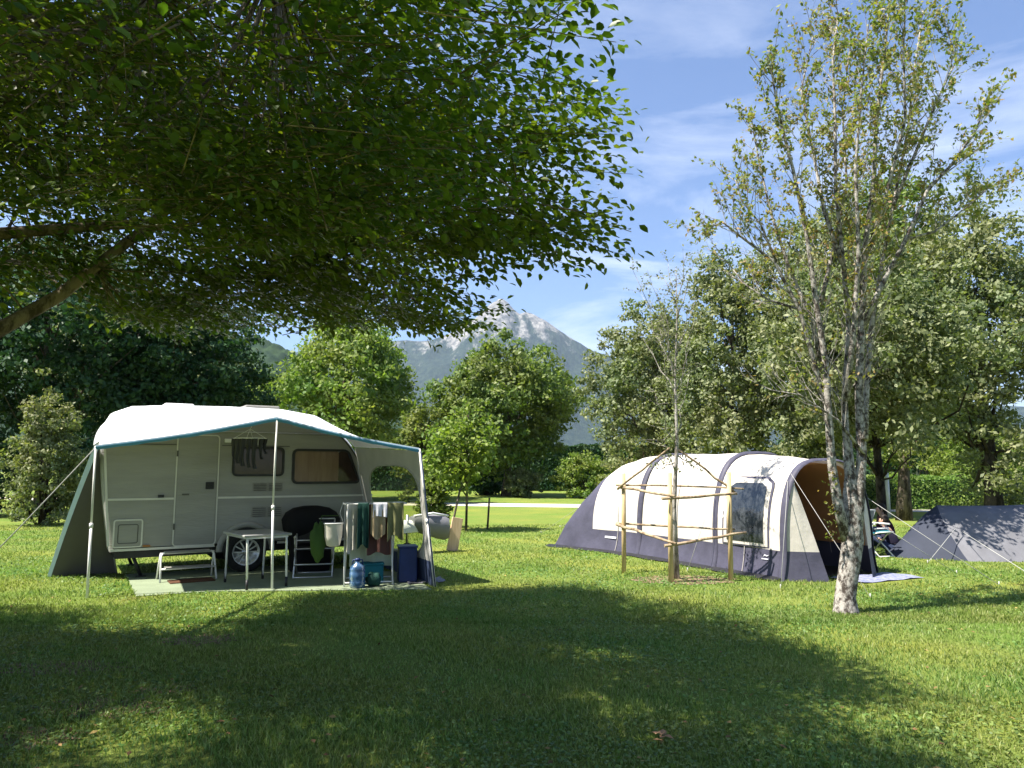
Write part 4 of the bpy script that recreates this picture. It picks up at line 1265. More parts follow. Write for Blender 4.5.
# water jug
jb = RK(-0.20, -0.36, 0.012)
root = empty('water_jug', jb, 'translucent blue water jug standing below the washing', 'water jug')
b = B(); P = []
for z, r in [(0.0, .085), (0.02, .105), (0.08, .108), (0.10, .10), (0.12, .108), (0.20, .108), (0.22, .10), (0.24, .106), (0.29, .09), (0.32, .045), (0.345, .03), (0.36, .03)]:
    P.append([jb + ra * r * math.cos(2 * math.pi * j / 24) + rb * r * math.sin(2 * math.pi * j / 24) + UP * z for j in range(24)])
b.grid(P, closed=True); b.add(P[0], [tuple(range(24))]); b.build('bottle', M['jug'], root)
b = B(); b.tube([jb + UP * .355, jb + UP * .39], 0.034, 12); b.build('cap', M['blue_box'], root)
b = B(); b.tube([jb + UP * .30 + ra * .07, jb + UP * .37 + ra * .06, jb + UP * .37 - ra * .06, jb + UP * .30 - ra * .07], 0.009, 6); b.build('handle', M['blue_box'], root)
# boxes and bag under the rack
def crate(c, h, label, m, ax, lid=None):
    root = empty('storage_box', c, label, 'box')
    b = B(); b.box(c + UP * h[2], h, ax); b.build('tub', M[m], root, bevel=0.015)
    b = B(); b.box(c + UP * (2 * h[2] + 0.012), (h[0] + 0.01, h[1] + 0.01, 0.012), ax); b.build('lid', M[lid or m], root, bevel=0.006)
axr = (ra, rb, UP)
crate(RK(0.02, 0.02, 0.012), (0.15, 0.12, 0.13), 'teal storage box with a green bag on top below the airer', 'teal', axr)
crate(RK(0.52, 0.10, 0.012), (0.13, 0.16, 0.24), 'tall dark blue storage box right of the clothes airer', 'blue_box', axr)
gp = RK(0.02, -0.30, 0.10)
b = B(); b.blob(gp, (0.12, 0.09, 0.095), 16, 10, lambda d: 1 + 0.12 * math.sin(7 * d.x + 4) + 0.08 * math.sin(9 * d.z))
o = b.build('green_sack', M['tshirt_g'], None, gp); tag(o, 'small dark green sack lying beside the blue water jug', 'sack')
fm_ = RK(0.80, 0.05, 0.020)
P = [[RK(0.50 + 0.55 * i / 10, -0.28 + 0.5 * j / 6 + 0.15 * i / 10, 0.022 + 0.010 * math.sin(i * 1.3 + j)) for j in range(7)] for i in range(11)]
b = B(); b.grid(P); b.f = [f[::-1] for f in b.f]; o = b.build('blanket', M['grey_cov'], None, RK(0.75, 0, 0)); tag(o, 'crumpled grey blanket on the groundsheet by the clear window', 'blanket')


# ------------------------------------------------------------------ inflatable tent
TF = G(785, 581); TA = Vector((-0.44, 0.898, 0)).normalized(); TP = Vector((0.898, 0.44, 0)).normalized()
TWd = 1.9
def T(u, v, z): return TF + TA * u + TP * v + UP * z
tent = empty('inflatable_tent', TF, 'cream and indigo inflatable tunnel tent with a dark window', 'tent')
# sections: u, near offset of wall foot (negative is outwards), width, height
SEC = [(0, 0.0, 1.9, 1.74), (0.5, 0.0, 1.9, 1.78), (1.46, -0.02, 2.0, 1.88), (2.4, -0.03, 2.06, 1.89), (3.5, -0.06, 2.16, 1.89), (4.1, -0.14, 2.3, 1.87), (4.6, -0.24, 2.5, 1.78), (4.95, -0.34, 2.7, 1.55), (5.3, -0.42, 2.85, 1.18), (5.6, -0.5, 3.0, 0.66), (5.85, -0.58, 3.1, 0.04)]
def sec(u):
    ks = [q[0] for q in SEC]; f = lambda k: float(np.interp(u, ks, [q[k] for q in SEC]))
    return f(1), f(2), f(3)
NAVZ = 0.42
PHI = [i / 12 * math.pi / 2 for i in range(13)]
def section(u, out=0.0):
    o_, wd, h = sec(u); hw = wd / 2 + out; c = o_ + wd / 2; h = h + out
    zz = min(NAVZ, h * 0.5)
    pts = []
    def ell(ph): return (hw * (1 - 0.035) * math.cos(ph) ** 0.62, zz + (h - zz) * math.sin(ph) ** 0.86)
    for f in (0, .34, .67): pts.append((hw * (1 + 0.05 * (1 - f) ** 2 * (1 if u < 5 else 0)) - 0.035 * hw * f, zz * f))
    for ph in PHI: pts.append(ell(ph))
    L_ = [(c - x, z) for x, z in pts] + [(c + x, z) for x, z in pts[:-1][::-1]]
    return [T(u, v, z) for v, z in L_]
us = sorted(set([0, .12, .5, .9, 1.2, 1.46, 1.9, 2.4, 2.9, 3.5, 3.8, 4.1, 4.35, 4.6, 4.78, 4.95, 5.12, 5.3, 5.45, 5.6, 5.85]))
P = []
for u in us:
    row = section(u)
    h_ = 0
    for k in range(len(row)):
        x = k / (len(row) - 1)
        row[k] = row[k] + UP * (-0.012 * math.sin(u * 6) * math.sin(math.pi * x) if 0 < u < 5 else 0) - TP * 0.018 * math.sin(u * 4.3 + x * 9) * (1 if k > 2 and u > 0.1 else 0.6)
    P.append(row)
nav = lambda i, j: 1 if (j < 3 or j >= len(P[0]) - 1 - 3 or us[i] >= 4.77) else 0
# window hole in near wall is covered by a panel proud of the wall
b = B(); b.grid(P, mi=nav); b.build('canopy', [M['cream'], M['tent_navy']], tent)
M['seam_c'] = fabric('grey_seam_tape', (0.30, 0.28, 0.27), 0.05)
# arches (air beams)
for u in (0.03, 1.46, 3.5):
    s0, s1 = section(u - 0.055, 0.022), section(u + 0.055, 0.022); sm_ = section(u, 0.040)
    b = B(); b.grid([section(u - 0.065, 0.004), s0, sm_, s1, section(u + 0.065, 0.004)]); b.build('arch_band', M['tent_navy'], tent)
for u in (0.82, 2.45, 4.1):
    b = B(); b.grid([section(u - 0.008, 0.006), section(u + 0.008, 0.006)]); b.build('seam', M['seam_c'], tent)
# mud skirt
b = B(); b.grid([[T(u, sec(u)[0] - 0.05 * sec(u)[1] / 2 - 0.01, 0.05) for u in us], [T(u, sec(u)[0] - 0.20 - 0.05 * math.sin(u * 7), 0.012 + 0.008 * math.sin(u * 11)) for u in us]])
b.build('mud_skirt', M['black'], tent)
# near-side window: u 0.35..1.28
def wallpt(u, z, out):
    row = section(u, out); N2 = len(row) // 2 + 1
    zs = [p.z for p in row[:N2]]
    return Vector([float(np.interp(z, zs, [p[k] for p in row[:N2]])) for k in range(2)] + [z])
def arch_outline(u0, u1, z0, z1, r, n=10):
    Q = [(u0, z0)]
    Q += [(u0, z0 + (z1 - r - z0) * k / 6) for k in range(1, 6)]
    Q += [(u0 + r - r * math.cos(rad(90 * k / n)), z1 - r + r * math.sin(rad(90 * k / n))) for k in range(n + 1)]
    Q += [(u0 + r + (u1 - u0 - r * 2) * k / 5, z1) for k in range(1, 5)]
    Q += [(u1 - r + r * math.sin(rad(90 * k / n)), z1 - r + r * math.cos(rad(90 * k / n))) for k in range(n + 1)]
    Q += [(u1, z1 - r - (z1 - r - z0) * k / 6) for k in range(1, 7)]
    return Q
def patch(u0, u1, z0, z1, r, out, m, name, par):
    # rows across u for each z so it follows the curved wall
    P_ = []
    for k in range(15):
        z = z0 + (z1 - z0) * k / 14
        ins = 0 if z < z1 - r else r - math.sqrt(max(0, r * r - (z - (z1 - r)) ** 2))
        P_.append([wallpt(u0 + ins + (u1 - u0 - 2 * ins) * q / 6, z, out) for q in range(7)])
    b = B(); b.grid(P_); return b.build(name, M[m], par)
wn = patch(0.30, 1.30, 0.43, 1.50, 0.16, 0.010, 'tent_navy', 'window', tent)
patch(0.335, 1.265, 0.45, 1.465, 0.14, 0.016, 'cream', 'frame', wn)
M['tent_glass'] = mat('dark_tinted_film', (0.035, 0.04, 0.045), 0.10, 0.8, 0.5, 3, 0.5, 2.5)
patch(0.42, 1.19, 0.50, 1.40, 0.11, 0.024, 'tent_glass', 'pane', wn)
# front: near and far wings leaning forward, top hood, open doorway with lining
for side in (0, 1):
    fo = lambda v: v if side == 0 else TWd - v
    row = section(0.0); N2 = len(row) // 2 + 1
    half = row[:N2] if side == 0 else row[N2 - 1:][::-1]
    rows = []
    for k, p in enumerate(half[:11]):
        z = p.z; f = min(1, z / 1.5)
        inner_v = 0.50 * (1 - f) ** 0.9 + 0.22 * f; fwd = 0.36 * (1 - f) ** 1.0
        q = T(-fwd, fo(inner_v + (0.0 if f < 1 else (z - 1.5) * 1.2)), z * 0.985)
        rows.append([p.lerp(q, t_ / 4) - TA * 0.02 * math.sin(math.pi * t_ / 4) for t_ in range(5)])
    b = B(); b.grid(rows, mi=lambda i, j: 1 if i < 3 else 0); b.build('front_wing', [M['cream'], M['tent_navy']], tent)
# lining inside
us2 = [0.08, 0.5, 1.0, 1.6, 2.3]
def lin(u):
    r_ = section(u, -0.05); return r_
b = B(); b.grid([lin(u)[3:-3] for u in us2]); b.build('lining', M['orange'], tent)
b = B(); bk = lin(2.3); b.add([p for p in bk], [tuple(range(len(bk)))]); b.build('inner_wall', M['grey_cov'], tent)
# groundsheet inside and door mat in front
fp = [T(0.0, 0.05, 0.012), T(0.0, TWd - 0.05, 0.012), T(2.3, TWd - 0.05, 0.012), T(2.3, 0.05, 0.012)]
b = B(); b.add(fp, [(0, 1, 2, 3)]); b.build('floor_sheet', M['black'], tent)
# logo marks on the skirt near the front corner and on the rear side
def mark(u0, z0, s, par):
    b = B()
    q = [wallpt(u0 - s * x, z0 + s * z, 0.02) for x, z in [(0, 0), (.25, .18), (.6, .1), (1, .32), (.62, .24), (.25, .33)]]
    b.add(q, [tuple(range(6))]); q2 = [wallpt(u0 - s * x + .02, z0 - s * .25 + s * z, 0.02) for x, z in [(0, 0), (1.1, 0), (1.1, .12), (0, .12)]]
    b.add(q2, [(0, 1, 2, 3)]); b.build('logo', M['white_c'], par)
mark(0.42, 0.30, 0.13, tent); 
b = B(); b.add([wallpt(4.42 - x, z, 0.02) for x, z in [(0, .27), (.3, .27), (.3, .31), (0, .31)]], [(0, 1, 2, 3)]); b.build('logo', M['white_c'], tent)
# guy lines and pegs
def guy(a, c, parent, r=0.004, m='rope'):
    b = B(); b.tube([a, c], r, 4); b.tube([c + Vector((0, 0, -.04)), c + Vector((0, 0, .05))], 0.009, 5); b.build('guy_line', M[m], parent)
tp = section(0.03, 0.05)
guy(tp[10], T(-1.5, -0.1, 0) , tent); guy(tp[9], T(-0.45, -0.55, 0), tent)
guy(tp[-8], T(-1.6, TWd + 0.5, 0), tent); guy(tp[-6], T(-0.6, TWd + 1.1, 0), tent)
guy(T(4.95, 0.0, 1.1), G(541, 533), tent); guy(T(5.2, 0.8, 1.0), G(560, 527), tent, 0.005)
guy(T(1.46, -0.02, 1.2), T(1.5, -0.55, 0), tent)
mt = T(-0.45, 1.35, 0.016)
P = [[T(-0.1 - 0.6 * i / 8, 0.8 + 1.3 * j / 8, 0.015 + 0.008 * math.sin(i + 2 * j)) for j in range(9)] for i in range(9)]
M['check'] = mat('blue_white_rug', (0.10, 0.12, 0.24), 0.9, 0.1, 0.1, 14, c2=(0.30, 0.31, 0.36))
b = B(); b.grid(P); o = b.build('rug', M['check'], None, mt); tag(o, 'blue and white patterned rug on the grass at the tent entrance', 'rug')
cool = T(0.5, 0.75, 0.014)
root = empty('cool_box', cool, 'dark cool box standing just inside the open front of the cream tent', 'cool box')
b = B(); b.box(cool + UP * 0.18, (0.25, 0.17, 0.17), (TP, TA, UP)); b.build('tub', M['blue_box'], root, bevel=0.02)
b = B(); b.box(cool + UP * 0.375, (0.26, 0.18, 0.022), (TP, TA, UP)); b.build('lid', M['grey_cov'], root, bevel=0.01)

# ------------------------------------------------------------------ low grey tent at the right
LT = G(912, 561)
lt = empty('low_tent', LT, 'low grey tent pitched at the right edge partly in leaf shade', 'tent')
ld = Vector((1, -0.06, 0)).normalized(); lp = Vector((0.06, 1, 0)).normalized()
def LTp(u, v, z): return LT + ld * u + lp * v + UP * z
P = []
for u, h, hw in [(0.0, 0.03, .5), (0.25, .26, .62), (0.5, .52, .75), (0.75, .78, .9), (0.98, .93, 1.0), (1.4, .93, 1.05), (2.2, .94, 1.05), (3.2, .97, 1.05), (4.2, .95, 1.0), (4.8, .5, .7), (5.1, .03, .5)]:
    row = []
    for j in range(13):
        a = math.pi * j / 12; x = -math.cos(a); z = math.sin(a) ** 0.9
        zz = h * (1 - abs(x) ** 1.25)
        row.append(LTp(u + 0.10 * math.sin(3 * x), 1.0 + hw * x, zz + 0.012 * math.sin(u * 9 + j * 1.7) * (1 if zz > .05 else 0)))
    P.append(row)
b = B(); b.grid(P, mi=lambda i, j: 1 if i < 4 else 0); b.build('flysheet', [M['tent2'], M['tent2_shaded']], lt)  # left end takes the dark cloth, part of the leaf shade is painted in
guy(LTp(0.98, 0.3, 0.6), LTp(0.15, -0.25, 0), lt, 0.006)
guy(LTp(1.0, .2, .5), LTp(0.9, -1.9, 0), lt, 0.006)

# ------------------------------------------------------------------ people and chair in the shade
def sitting_person(base, face, label, shirt, scale=1.0, lean=0.1):
    fy = Vector(face).normalized(); fx = Vector((fy.y, -fy.x, 0))
    s = scale
    def q(x, y, z): return base + fx * x * s + fy * y * s + UP * z * s
    root = empty('person', base, label, 'person')
    def skin(name, verts, edges, radii, m, sub=2, root_i=0):
        me = bpy.data.meshes.new(name); o0 = base
        me.from_pydata([tuple(v - base) for v in verts], edges, [])
        o = bpy.data.objects.new(name, me); COL.objects.link(o); o.parent = root
        me.materials.append(m)
        md = o.modifiers.new('skin', 'SKIN'); md.use_smooth_shade = True
        for i, r in enumerate(radii):
            me.skin_vertices[0].data[i].radius = (r * s, r * s) if not isinstance(r, tuple) else (r[0] * s, r[1] * s)
            me.skin_vertices[0].data[i].use_root = (i == root_i)
        sb = o.modifiers.new('sub', 'SUBSURF'); sb.levels = sub; sb.render_levels = sub
        return o
    V_ = [q(0, 0, .12), q(0, .02, .32), q(0, .05 + lean, .52), q(0, .08 + lean, .60), q(0, .10 + lean, .66), q(0, .11 + lean, .735), q(0, .10 + lean, .80),
          q(.17, .06 + lean, .53), q(.24, .16, .32), q(.16, .38, .34), q(.13, .45, .34),
          q(-.17, .06 + lean, .53), q(-.24, .16, .32), q(-.16, .38, .34), q(-.13, .45, .34),
          q(.10, .04, .11), q(.17, .40, .36), q(.14, .62, .06), q(.14, .76, .04),
          q(-.10, .04, .11), q(-.17, .40, .36), q(-.14, .62, .06), q(-.14, .76, .04)]
    Ed = [(0, 1), (1, 2), (2, 3), (3, 4), (4, 5), (5, 6), (2, 7), (7, 8), (8, 9), (9, 10), (2, 11), (11, 12), (12, 13), (13, 14),
          (0, 15), (15, 16), (16, 17), (17, 18), (0, 19), (19, 20), (20, 21), (21, 22), (5, 23)]
    V_.append(q(0, .205 + lean, .725))
    Ra = [.13, .12, .10, .045, .060, .088, .07, .055, .04, .03, .028, .055, .04, .03, .028, .085, .06, .04, .035, .085, .06, .04, .035, .012]
    skin('body', V_, Ed, Ra, M['skin'])
    sh = [0, 1, 2, 3, 7, 8, 11, 12]; mp_ = {k: i for i, k in enumerate(sh)}
    skin('shirt', [V_[k] for k in sh], [(mp_[a], mp_[c]) for a, c in [(0, 1), (1, 2), (2, 3), (2, 7), (7, 8), (2, 11), (11, 12)]], [.155, .145, .125, .062, .075, .055, .075, .055], M[shirt])
    tr_ = [0, 15, 16, 17, 19, 20, 21]; mp_ = {k: i for i, k in enumerate(tr_)}
    skin('trousers', [V_[k] for k in tr_], [(mp_[a], mp_[c]) for a, c in [(0, 15), (15, 16), (16, 17), (0, 19), (19, 20), (20, 21)]], [.14, .10, .075, .055, .10, .075, .055], M['jeans'])
    hc = q(0, .085 + lean, .76)
    for sg in (-1, 1):
        b = B(); b.blob(q(.034 * sg, .185 + lean, .75), (.011 * s,) * 3, 8, 6); b.build('eye', M['black'], root)
        b = B(); b.blob(q(.098 * sg, .10 + lean, .735), (.012 * s, .022 * s, .032 * s), 8, 6); b.build('ear', M['skin'], root)
    b = B(); b.blob(q(0, .18 + lean, .695), (.022 * s, .012 * s, .006 * s), 8, 6); b.build('mouth', M['red'], root)
    b = B(); b.blob(hc, (.106 * s, .112 * s, .120 * s), 20, 14, lambda d: 1.0 if (d.dot(fy) < 0.15 or d.z > 0.55) and d.z > -0.6 else 0.70)
    b.build('hair', M['hair'], root)
    return root
p1 = Vector(G(895, 554)); p2 = G(890, 544)
sitting_person(p1, (-0.75, 0.6, 0), 'person in a dark top sitting on the grass beside the teal chair', 'shirt', 0.85)
sitting_person(p2, (-0.9, 0.2, 0), 'person in a maroon top sitting behind the nearer one', 'shirt2', 1.0, 0.05)
camp_chair(G(875, 556), (0.9, 0.3, 0), (-0.3, 0.9, 0), 'teal camp chair with white legs in the shade between the tents', 'teal', 'white_tube', 0.46, w_=0.17)
camp_chair(G(855, 556), (0.8, 0.6, 0), (-0.6, 0.8, 0), 'white framed camp chair half hidden behind the lichened trunk', 'grey_cov', 'white_tube', 0.86, w_=0.24)
# dark blue bags in the shade
bg_ = G(868, 546)
b = B(); b.blob(bg_ + UP * .2, (0.42, 0.26, 0.22), 16, 10, lambda d: 1 + .1 * math.sin(6 * d.x + 5 * d.z)); o = b.build('dark_bag', M['navy'], None, bg_); tag(o, 'dark blue bag heaped in the shade behind the white framed chair', 'bag')
# post beyond
pp_ = G(889, 517)
b = B(); b.tube([pp_, pp_ + UP * 1.5], 0.07, 8); o = b.build('post', M['white_tube'], None, pp_); tag(o, 'pale upright post by the path beyond the seated people', 'post')

# ------------------------------------------------------------------ staked sapling
sb_ = G(677, 580)
stp = [(G(624, 573), 1.55, 'left stake of the young tree in front of the tent side'), (G(671, 583), 1.56, 'middle stake standing against the stem of the young tree'), (G(731, 581), 1.57, 'right stake of the young tree before the tent window')]
tops = []
for p, h, lb in stp:
    b = B(); b.tube([p + UP * -0.05, p + UP * h * .5 + Vector((.01, 0, 0)), p + Vector((0.02, 0, h))], [0.036, 0.035, 0.033], 10)
    o = b.build('stake', M['wood'], None, p); tag(o, 'peeled round wooden ' + lb, 'stake', 'stakes round the young tree'); tops.append(p)
def rail(a, c, label, r=0.022):
    pts = limb_points(a, c, 6, 0, 0.008); b = B(); b.tube(pts, [r * (1.1 - 0.3 * i / 6) for i in range(7)], 7)
    o = b.build('cross_stick', M['stick'], None, a); tag(o, label, 'stick', 'sticks tied between the stakes')
A_, B_, C_ = tops
def at(p, z): return Vector((p.x, p.y, z))
def ext(a, c, e0=0.12, e1=0.12):
    d = (c - a).normalized(); return a - d * e0, c + d * e1
off = Vector((0, -0.065, 0))
rail(*ext(at(A_, 1.32) + off, at(B_, 1.24) + off), 'rough brown upper stick between the left and middle stakes')
rail(*ext(at(B_, 1.20) + off * .9, at(C_, 1.25) + off), 'rough brown upper stick between the middle and right stakes')
rail(*ext(at(A_, 1.36) - off, at(C_, 1.33) - off, .1, .25), 'thin upper stick running behind from the left to the right stake', 0.016)
rail(*ext(at(A_, 0.72) + off, at(B_, 0.58) + off, .2), 'rough brown lower stick between the left and middle stakes')
rail(*ext(at(B_, 0.54) + off * .9, at(C_, 0.66) + off, .1, .25), 'rough brown lower stick between the middle and right stakes')
rail(*ext(at(A_, 0.76) - off, at(C_, 0.74) - off, .1, .1), 'thin lower stick running behind from the left to the right stake', 0.016)
rail(at(A_, 1.30) + Vector((-.08, 0, 0)), Vector((sb_.x - .06, sb_.y, 1.93)), 'diagonal stick rising from the left stake to the stem', 0.018)
rail(at(C_, 1.27) + Vector((.10, 0, 0)), Vector((sb_.x + .04, sb_.y, 1.93)), 'diagonal stick rising from the right stake to the stem', 0.018)
# mulch round the stem
b = B(); n = 28
b.add([sb_ + Vector((0, 0, 0.02))] + [sb_ + Vector(((0.75 + .12 * math.sin(i * 2.3)) * math.cos(2 * math.pi * i / n) + 0.1, (0.45 + .06 * math.sin(i * 3.1)) * math.sin(2 * math.pi * i / n), 0.007)) for i in range(n)],
      [(0, i + 1, (i + 1) % n + 1) for i in range(n)])
o = b.build('soil', M['soil']); tag(o, kind='structure')
# sapling
random.seed(9); rg = np.random.default_rng(9)
sap = empty('sapling', sb_, 'thin young tree with sparse leaves rising between three stakes', 'tree')
topp = R(676, 268, sb_.y)
stem = [sb_ + UP * -.04, sb_ + Vector((-.02, 0, 1.0)), R(677, 440, sb_.y), R(675, 380, sb_.y), R(677, 320, sb_.y), topp]
b = B(); b.tube(stem, [0.045, 0.035, 0.026, 0.018, 0.012, 0.004], 8)
LP, LA = [], []
segs = []
def spline(pts, t):
    n_ = len(pts) - 1; k = min(int(t * n_), n_ - 1); return pts[k].lerp(pts[k + 1], t * n_ - k)
def add_leaves_along(a, c, n_, spread, LPl, LAl):
    d = (c - a)
    for _ in range(n_):
        t = random.uniform(0.15, 1.05); p = a + d * t + Vector([random.gauss(0, spread) for _ in range(3)])
        LPl.append(p); LAl.append(d.normalized() * .4 + Vector([random.gauss(0, .6) for _ in range(3)]) + Vector((0, 0, -.3)))
brs = [(0.45, 668, 350, .2), (0.48, 690, 345, -.2), (0.66, 690, 300, .2), (0.60, 664, 310, -.2), (0.30, 664, 440, -.3), (0.50, 660, 330, -.3), (0.56, 696, 318, .3), (0.62, 640, 292, .2), (0.64, 652, 285, -.4), (0.7, 700, 290, .1), (0.72, 632, 268, -.2), (0.8, 668, 262, .3), (0.8, 694, 262, -.3), (0.42, 690, 372, .2), (0.38, 655, 392, -.2), (0.34, 652, 470, .4), (0.36, 700, 470, .2), (0.86, 685, 255, 0), (0.86, 664, 278, 0), (0.55, 640, 330, .5)]
for t, px, py, dy in brs:
    a = spline(stem, t); c = R(px, py, sb_.y + dy)
    pts = limb_points(a, c, 5, -0.04, 0.04); b.tube(pts, [0.011, 0.009, 0.007, 0.005, 0.004, 0.002], 5)
    for k in range(1, 6):
        for _ in range(3):
            e = pts[k] + Vector((random.gauss(0, .13), random.gauss(0, .13), random.uniform(-.02, .22)))
            segs.append((tuple(pts[k]), tuple(e), 0.003, 0.0015)); add_leaves_along(pts[k], e, 5, 0.018, LP, LA)
b.build('trunk', M['bark_young'], sap)
prism_obj('twigs', segs, M['bark_young'], sap)
n = len(LP); leaves('crown', np.array([tuple(p) for p in LP]), np.array([tuple(p) for p in LA]), unit(rg.normal(size=(n, 3)) + [0, 0, .6]), rg.uniform(.016, .028, n), rg.uniform(.010, .017, n), M['leaf_olive'], sap)

# ------------------------------------------------------------------ lichened multi-stem tree at the right
random.seed(14); rg = np.random.default_rng(14)
tb = G(846, 613); D0 = tb.y
bt = empty('lichened_tree', tb, 'tall sparse tree with a pale lichened trunk parting into many upright stems', 'tree')
def I(px, py, dy=0.0): return R(px, py, D0 + dy)
b = B()
base_pts = [tb + UP * -.06, tb + UP * 0.04, tb + Vector((.0, 0, .18)), I(849, 570), I(853, 540), I(851, 515), I(851, 492), I(850, 465), I(850, 440)]
b.tube(base_pts, [0.165, 0.135, 0.115, 0.112, 0.118, 0.115, 0.085, 0.05, 0.02], 14)
stems = [  # px polyline, depth drift, start radius
    ([(848, 550), (840, 505), (832, 465), (829, 420), (826, 360), (818, 300), (806, 235), (792, 170), (778, 110), (772, 70)], -0.3, .066),
    ([(852, 550), (851, 510), (847, 465), (846, 400), (848, 330), (842, 260), (836, 190), (834, 120), (832, 60), (836, 12)], 0.1, .056),
    ([(855, 560), (860, 505), (863, 455), (864, 390), (863, 320), (868, 250), (873, 180), (878, 115), (884, 50), (888, -10)], -0.1, .074),
    ([(862, 440), (866, 390), (870, 330), (880, 270), (893, 200), (905, 130), (915, 70), (925, 10)], 0.5, .040),
    ([(829, 430), (818, 370), (800, 310), (775, 262), (745, 240), (722, 222), (706, 230)], -0.2, .034),
    ([(863, 330), (880, 290), (905, 240), (928, 190), (950, 165), (975, 130), (985, 108)], -0.4, .038),
    ([(846, 400), (852, 330), (858, 250), (856, 170), (862, 90), (868, 25)], -0.6, .038),
    ([(826, 370), (812, 320), (790, 270), (770, 215), (757, 160), (750, 120)], 0.5, .034),
    ([(842, 270), (826, 210), (812, 150), (803, 90), (812, 35)], 0.6, .028),
    ([(868, 255), (890, 190), (905, 120), (900, 50), (905, -20)], -0.5, .028),
    ([(893, 205), (918, 150), (938, 100), (955, 60), (945, 20)], 0.7, .022),
    ([(818, 305), (838, 250), (848, 180), (845, 110), (850, 40)], 0.8, .028),
    ([(775, 262), (760, 225), (742, 200), (735, 180)], 0.0, .014),
    ([(800, 310), (770, 300), (745, 285), (728, 262)], 0.4, .016),
    ([(862, 455), (840, 420), (800, 395), (770, 390)], -0.5, .016),
    ([(905, 240), (935, 232), (960, 215), (985, 190), (1000, 180)], 0.2, .018),
]
LP, LA, LS = [], [], []; segs = []; seg2 = []
for poly, dr, r0 in stems:
    n_ = len(poly)
    pts = [I(x + random.gauss(0, 1.5), y, dr * (i / (n_ - 1)) + random.gauss(0, .03)) for i, (x, y) in enumerate(poly)]
    b.tube(pts, [r0 * (1 - 0.9 * (i / (n_ - 1)) ** 0.8) + 0.003 for i in range(n_)], 8)
    Ltot = sum((pts[i + 1] - pts[i]).length for i in range(n_ - 1))
    zfrac0 = 0.30 if r0 > .05 else 0.15
    m_ = int(Ltot * 11.0)
    for k in range(m_):
        t = zfrac0 + (1.0 - zfrac0) * (k + random.random()) / m_
        a = spline(pts, min(t, .999)); a2 = spline(pts, min(t + .03, 1)); dirn = (a2 - a).normalized() if (a2 - a).length > 1e-6 else UP
        side = Vector([random.gauss(0, 1) for _ in range(3)]); side -= dirn * side.dot(dirn); side.normalize()
        ang = rad(random.uniform(22, 52)); d = dirn * math.cos(ang) + side * math.sin(ang) + UP * 0.15
        ln = random.uniform(.2, .65) * (1.15 - 0.5 * t)
        q1 = a + d * ln * .5 + UP * .01; q2 = a + d * ln + UP * ln * .12
        segs += [(tuple(a), tuple(q1), .006, .0045), (tuple(q1), tuple(q2), .0045, .002)]
        dens = 0.18 + 0.82 * min(1, max(0, (a.z - 3.0) / 2.2))
        for _ in range(4):
            tt = random.uniform(.3, 1); s0 = a.lerp(q2, tt)
            e = s0 + d * random.uniform(.04, .16) + Vector([random.gauss(0, .07) for _ in range(3)]) + UP * .03
            seg2.append((tuple(s0), tuple(e), .0025, .0012))
            if random.random() < dens:
                for _ in range(random.randint(5, 12)):
                    f = random.uniform(.2, 1.1); p = s0.lerp(e, f) + Vector([random.gauss(0, .022) for _ in range(3)])
                    LP.append(tuple(p)); LA.append(tuple(Vector([random.gauss(0, .7) for _ in range(3)]) + UP * -.2))
b.build('trunk', M['bark_pale'], bt)
prism_obj('branches', segs, M['bark_young'], bt); prism_obj('twigs', seg2, M['bark_young'], bt)
n = len(LP); leaves('crown', np.array(LP), np.array(LA), unit(rg.normal(size=(n, 3)) + [0, 0, .7]), rg.uniform(.020, .038, n), rg.uniform(.011, .019, n), M['leaf_yellow'], bt)
# few leaves sprouting from the trunk
C = np.array([tuple(I(832 + random.gauss(0, 4), 490 + random.uniform(-18, 50), -.12)) for _ in range(70)]); n = len(C)
leaves('sprouts', C, rg.normal(size=(n, 3)), unit(rg.normal(size=(n, 3))), np.full(n, .022), np.full(n, .013), M['leaf_yellow'], bt)

# ------------------------------------------------------------------ beech overhead (trunk outside the left edge)
SH = [(-12, 9.7), (-6.6, 9.5), (-5.3, 8.5), (-4.2, 7.9), (-3.3, 7.3), (-2.5, 8.2), (-2.3, 9.6), (-1.8, 10.2), (.5, 10.2), (1.5, 9.3), (2.05, 7.4), (2.5, 6.2), (2.75, 5.6), (2.3, 5.1), (1.95, 4.8), (2.3, 4.5), (2.3, 3.9), (2.1, 3.4), (1.2, 2.6), (0.4, 1.8), (-0.5, 1.4), (-12, 1.2)]
SHA = np.array(SH)
def inpoly(x, y):
    c = np.zeros(len(x), bool); n_ = len(SHA)
    for i in range(n_):
        x0, y0 = SHA[i]; x1, y1 = SHA[(i + 1) % n_]
        m_ = ((y0 > y) != (y1 > y)) & (x < (x1 - x0) * (y - y0) / (y1 - y0 + 1e-12) + x0)
        c ^= m_
    return c
rg = np.random.default_rng(77); random.seed(77)
bh = empty('beech_tree', (-5.0, 5.6, 0), 'big beech whose dark leafy crown hangs over the left of the picture', 'tree')
kx, ky = -SUN_DIR.x / SUN_DIR.z, -SUN_DIR.y / SUN_DIR.z
NS = 8600
Cs = np.zeros((0, 3))
tc0 = np.array([-5.0, 5.6])
nf = lumpy(rg, 8, 0.5)
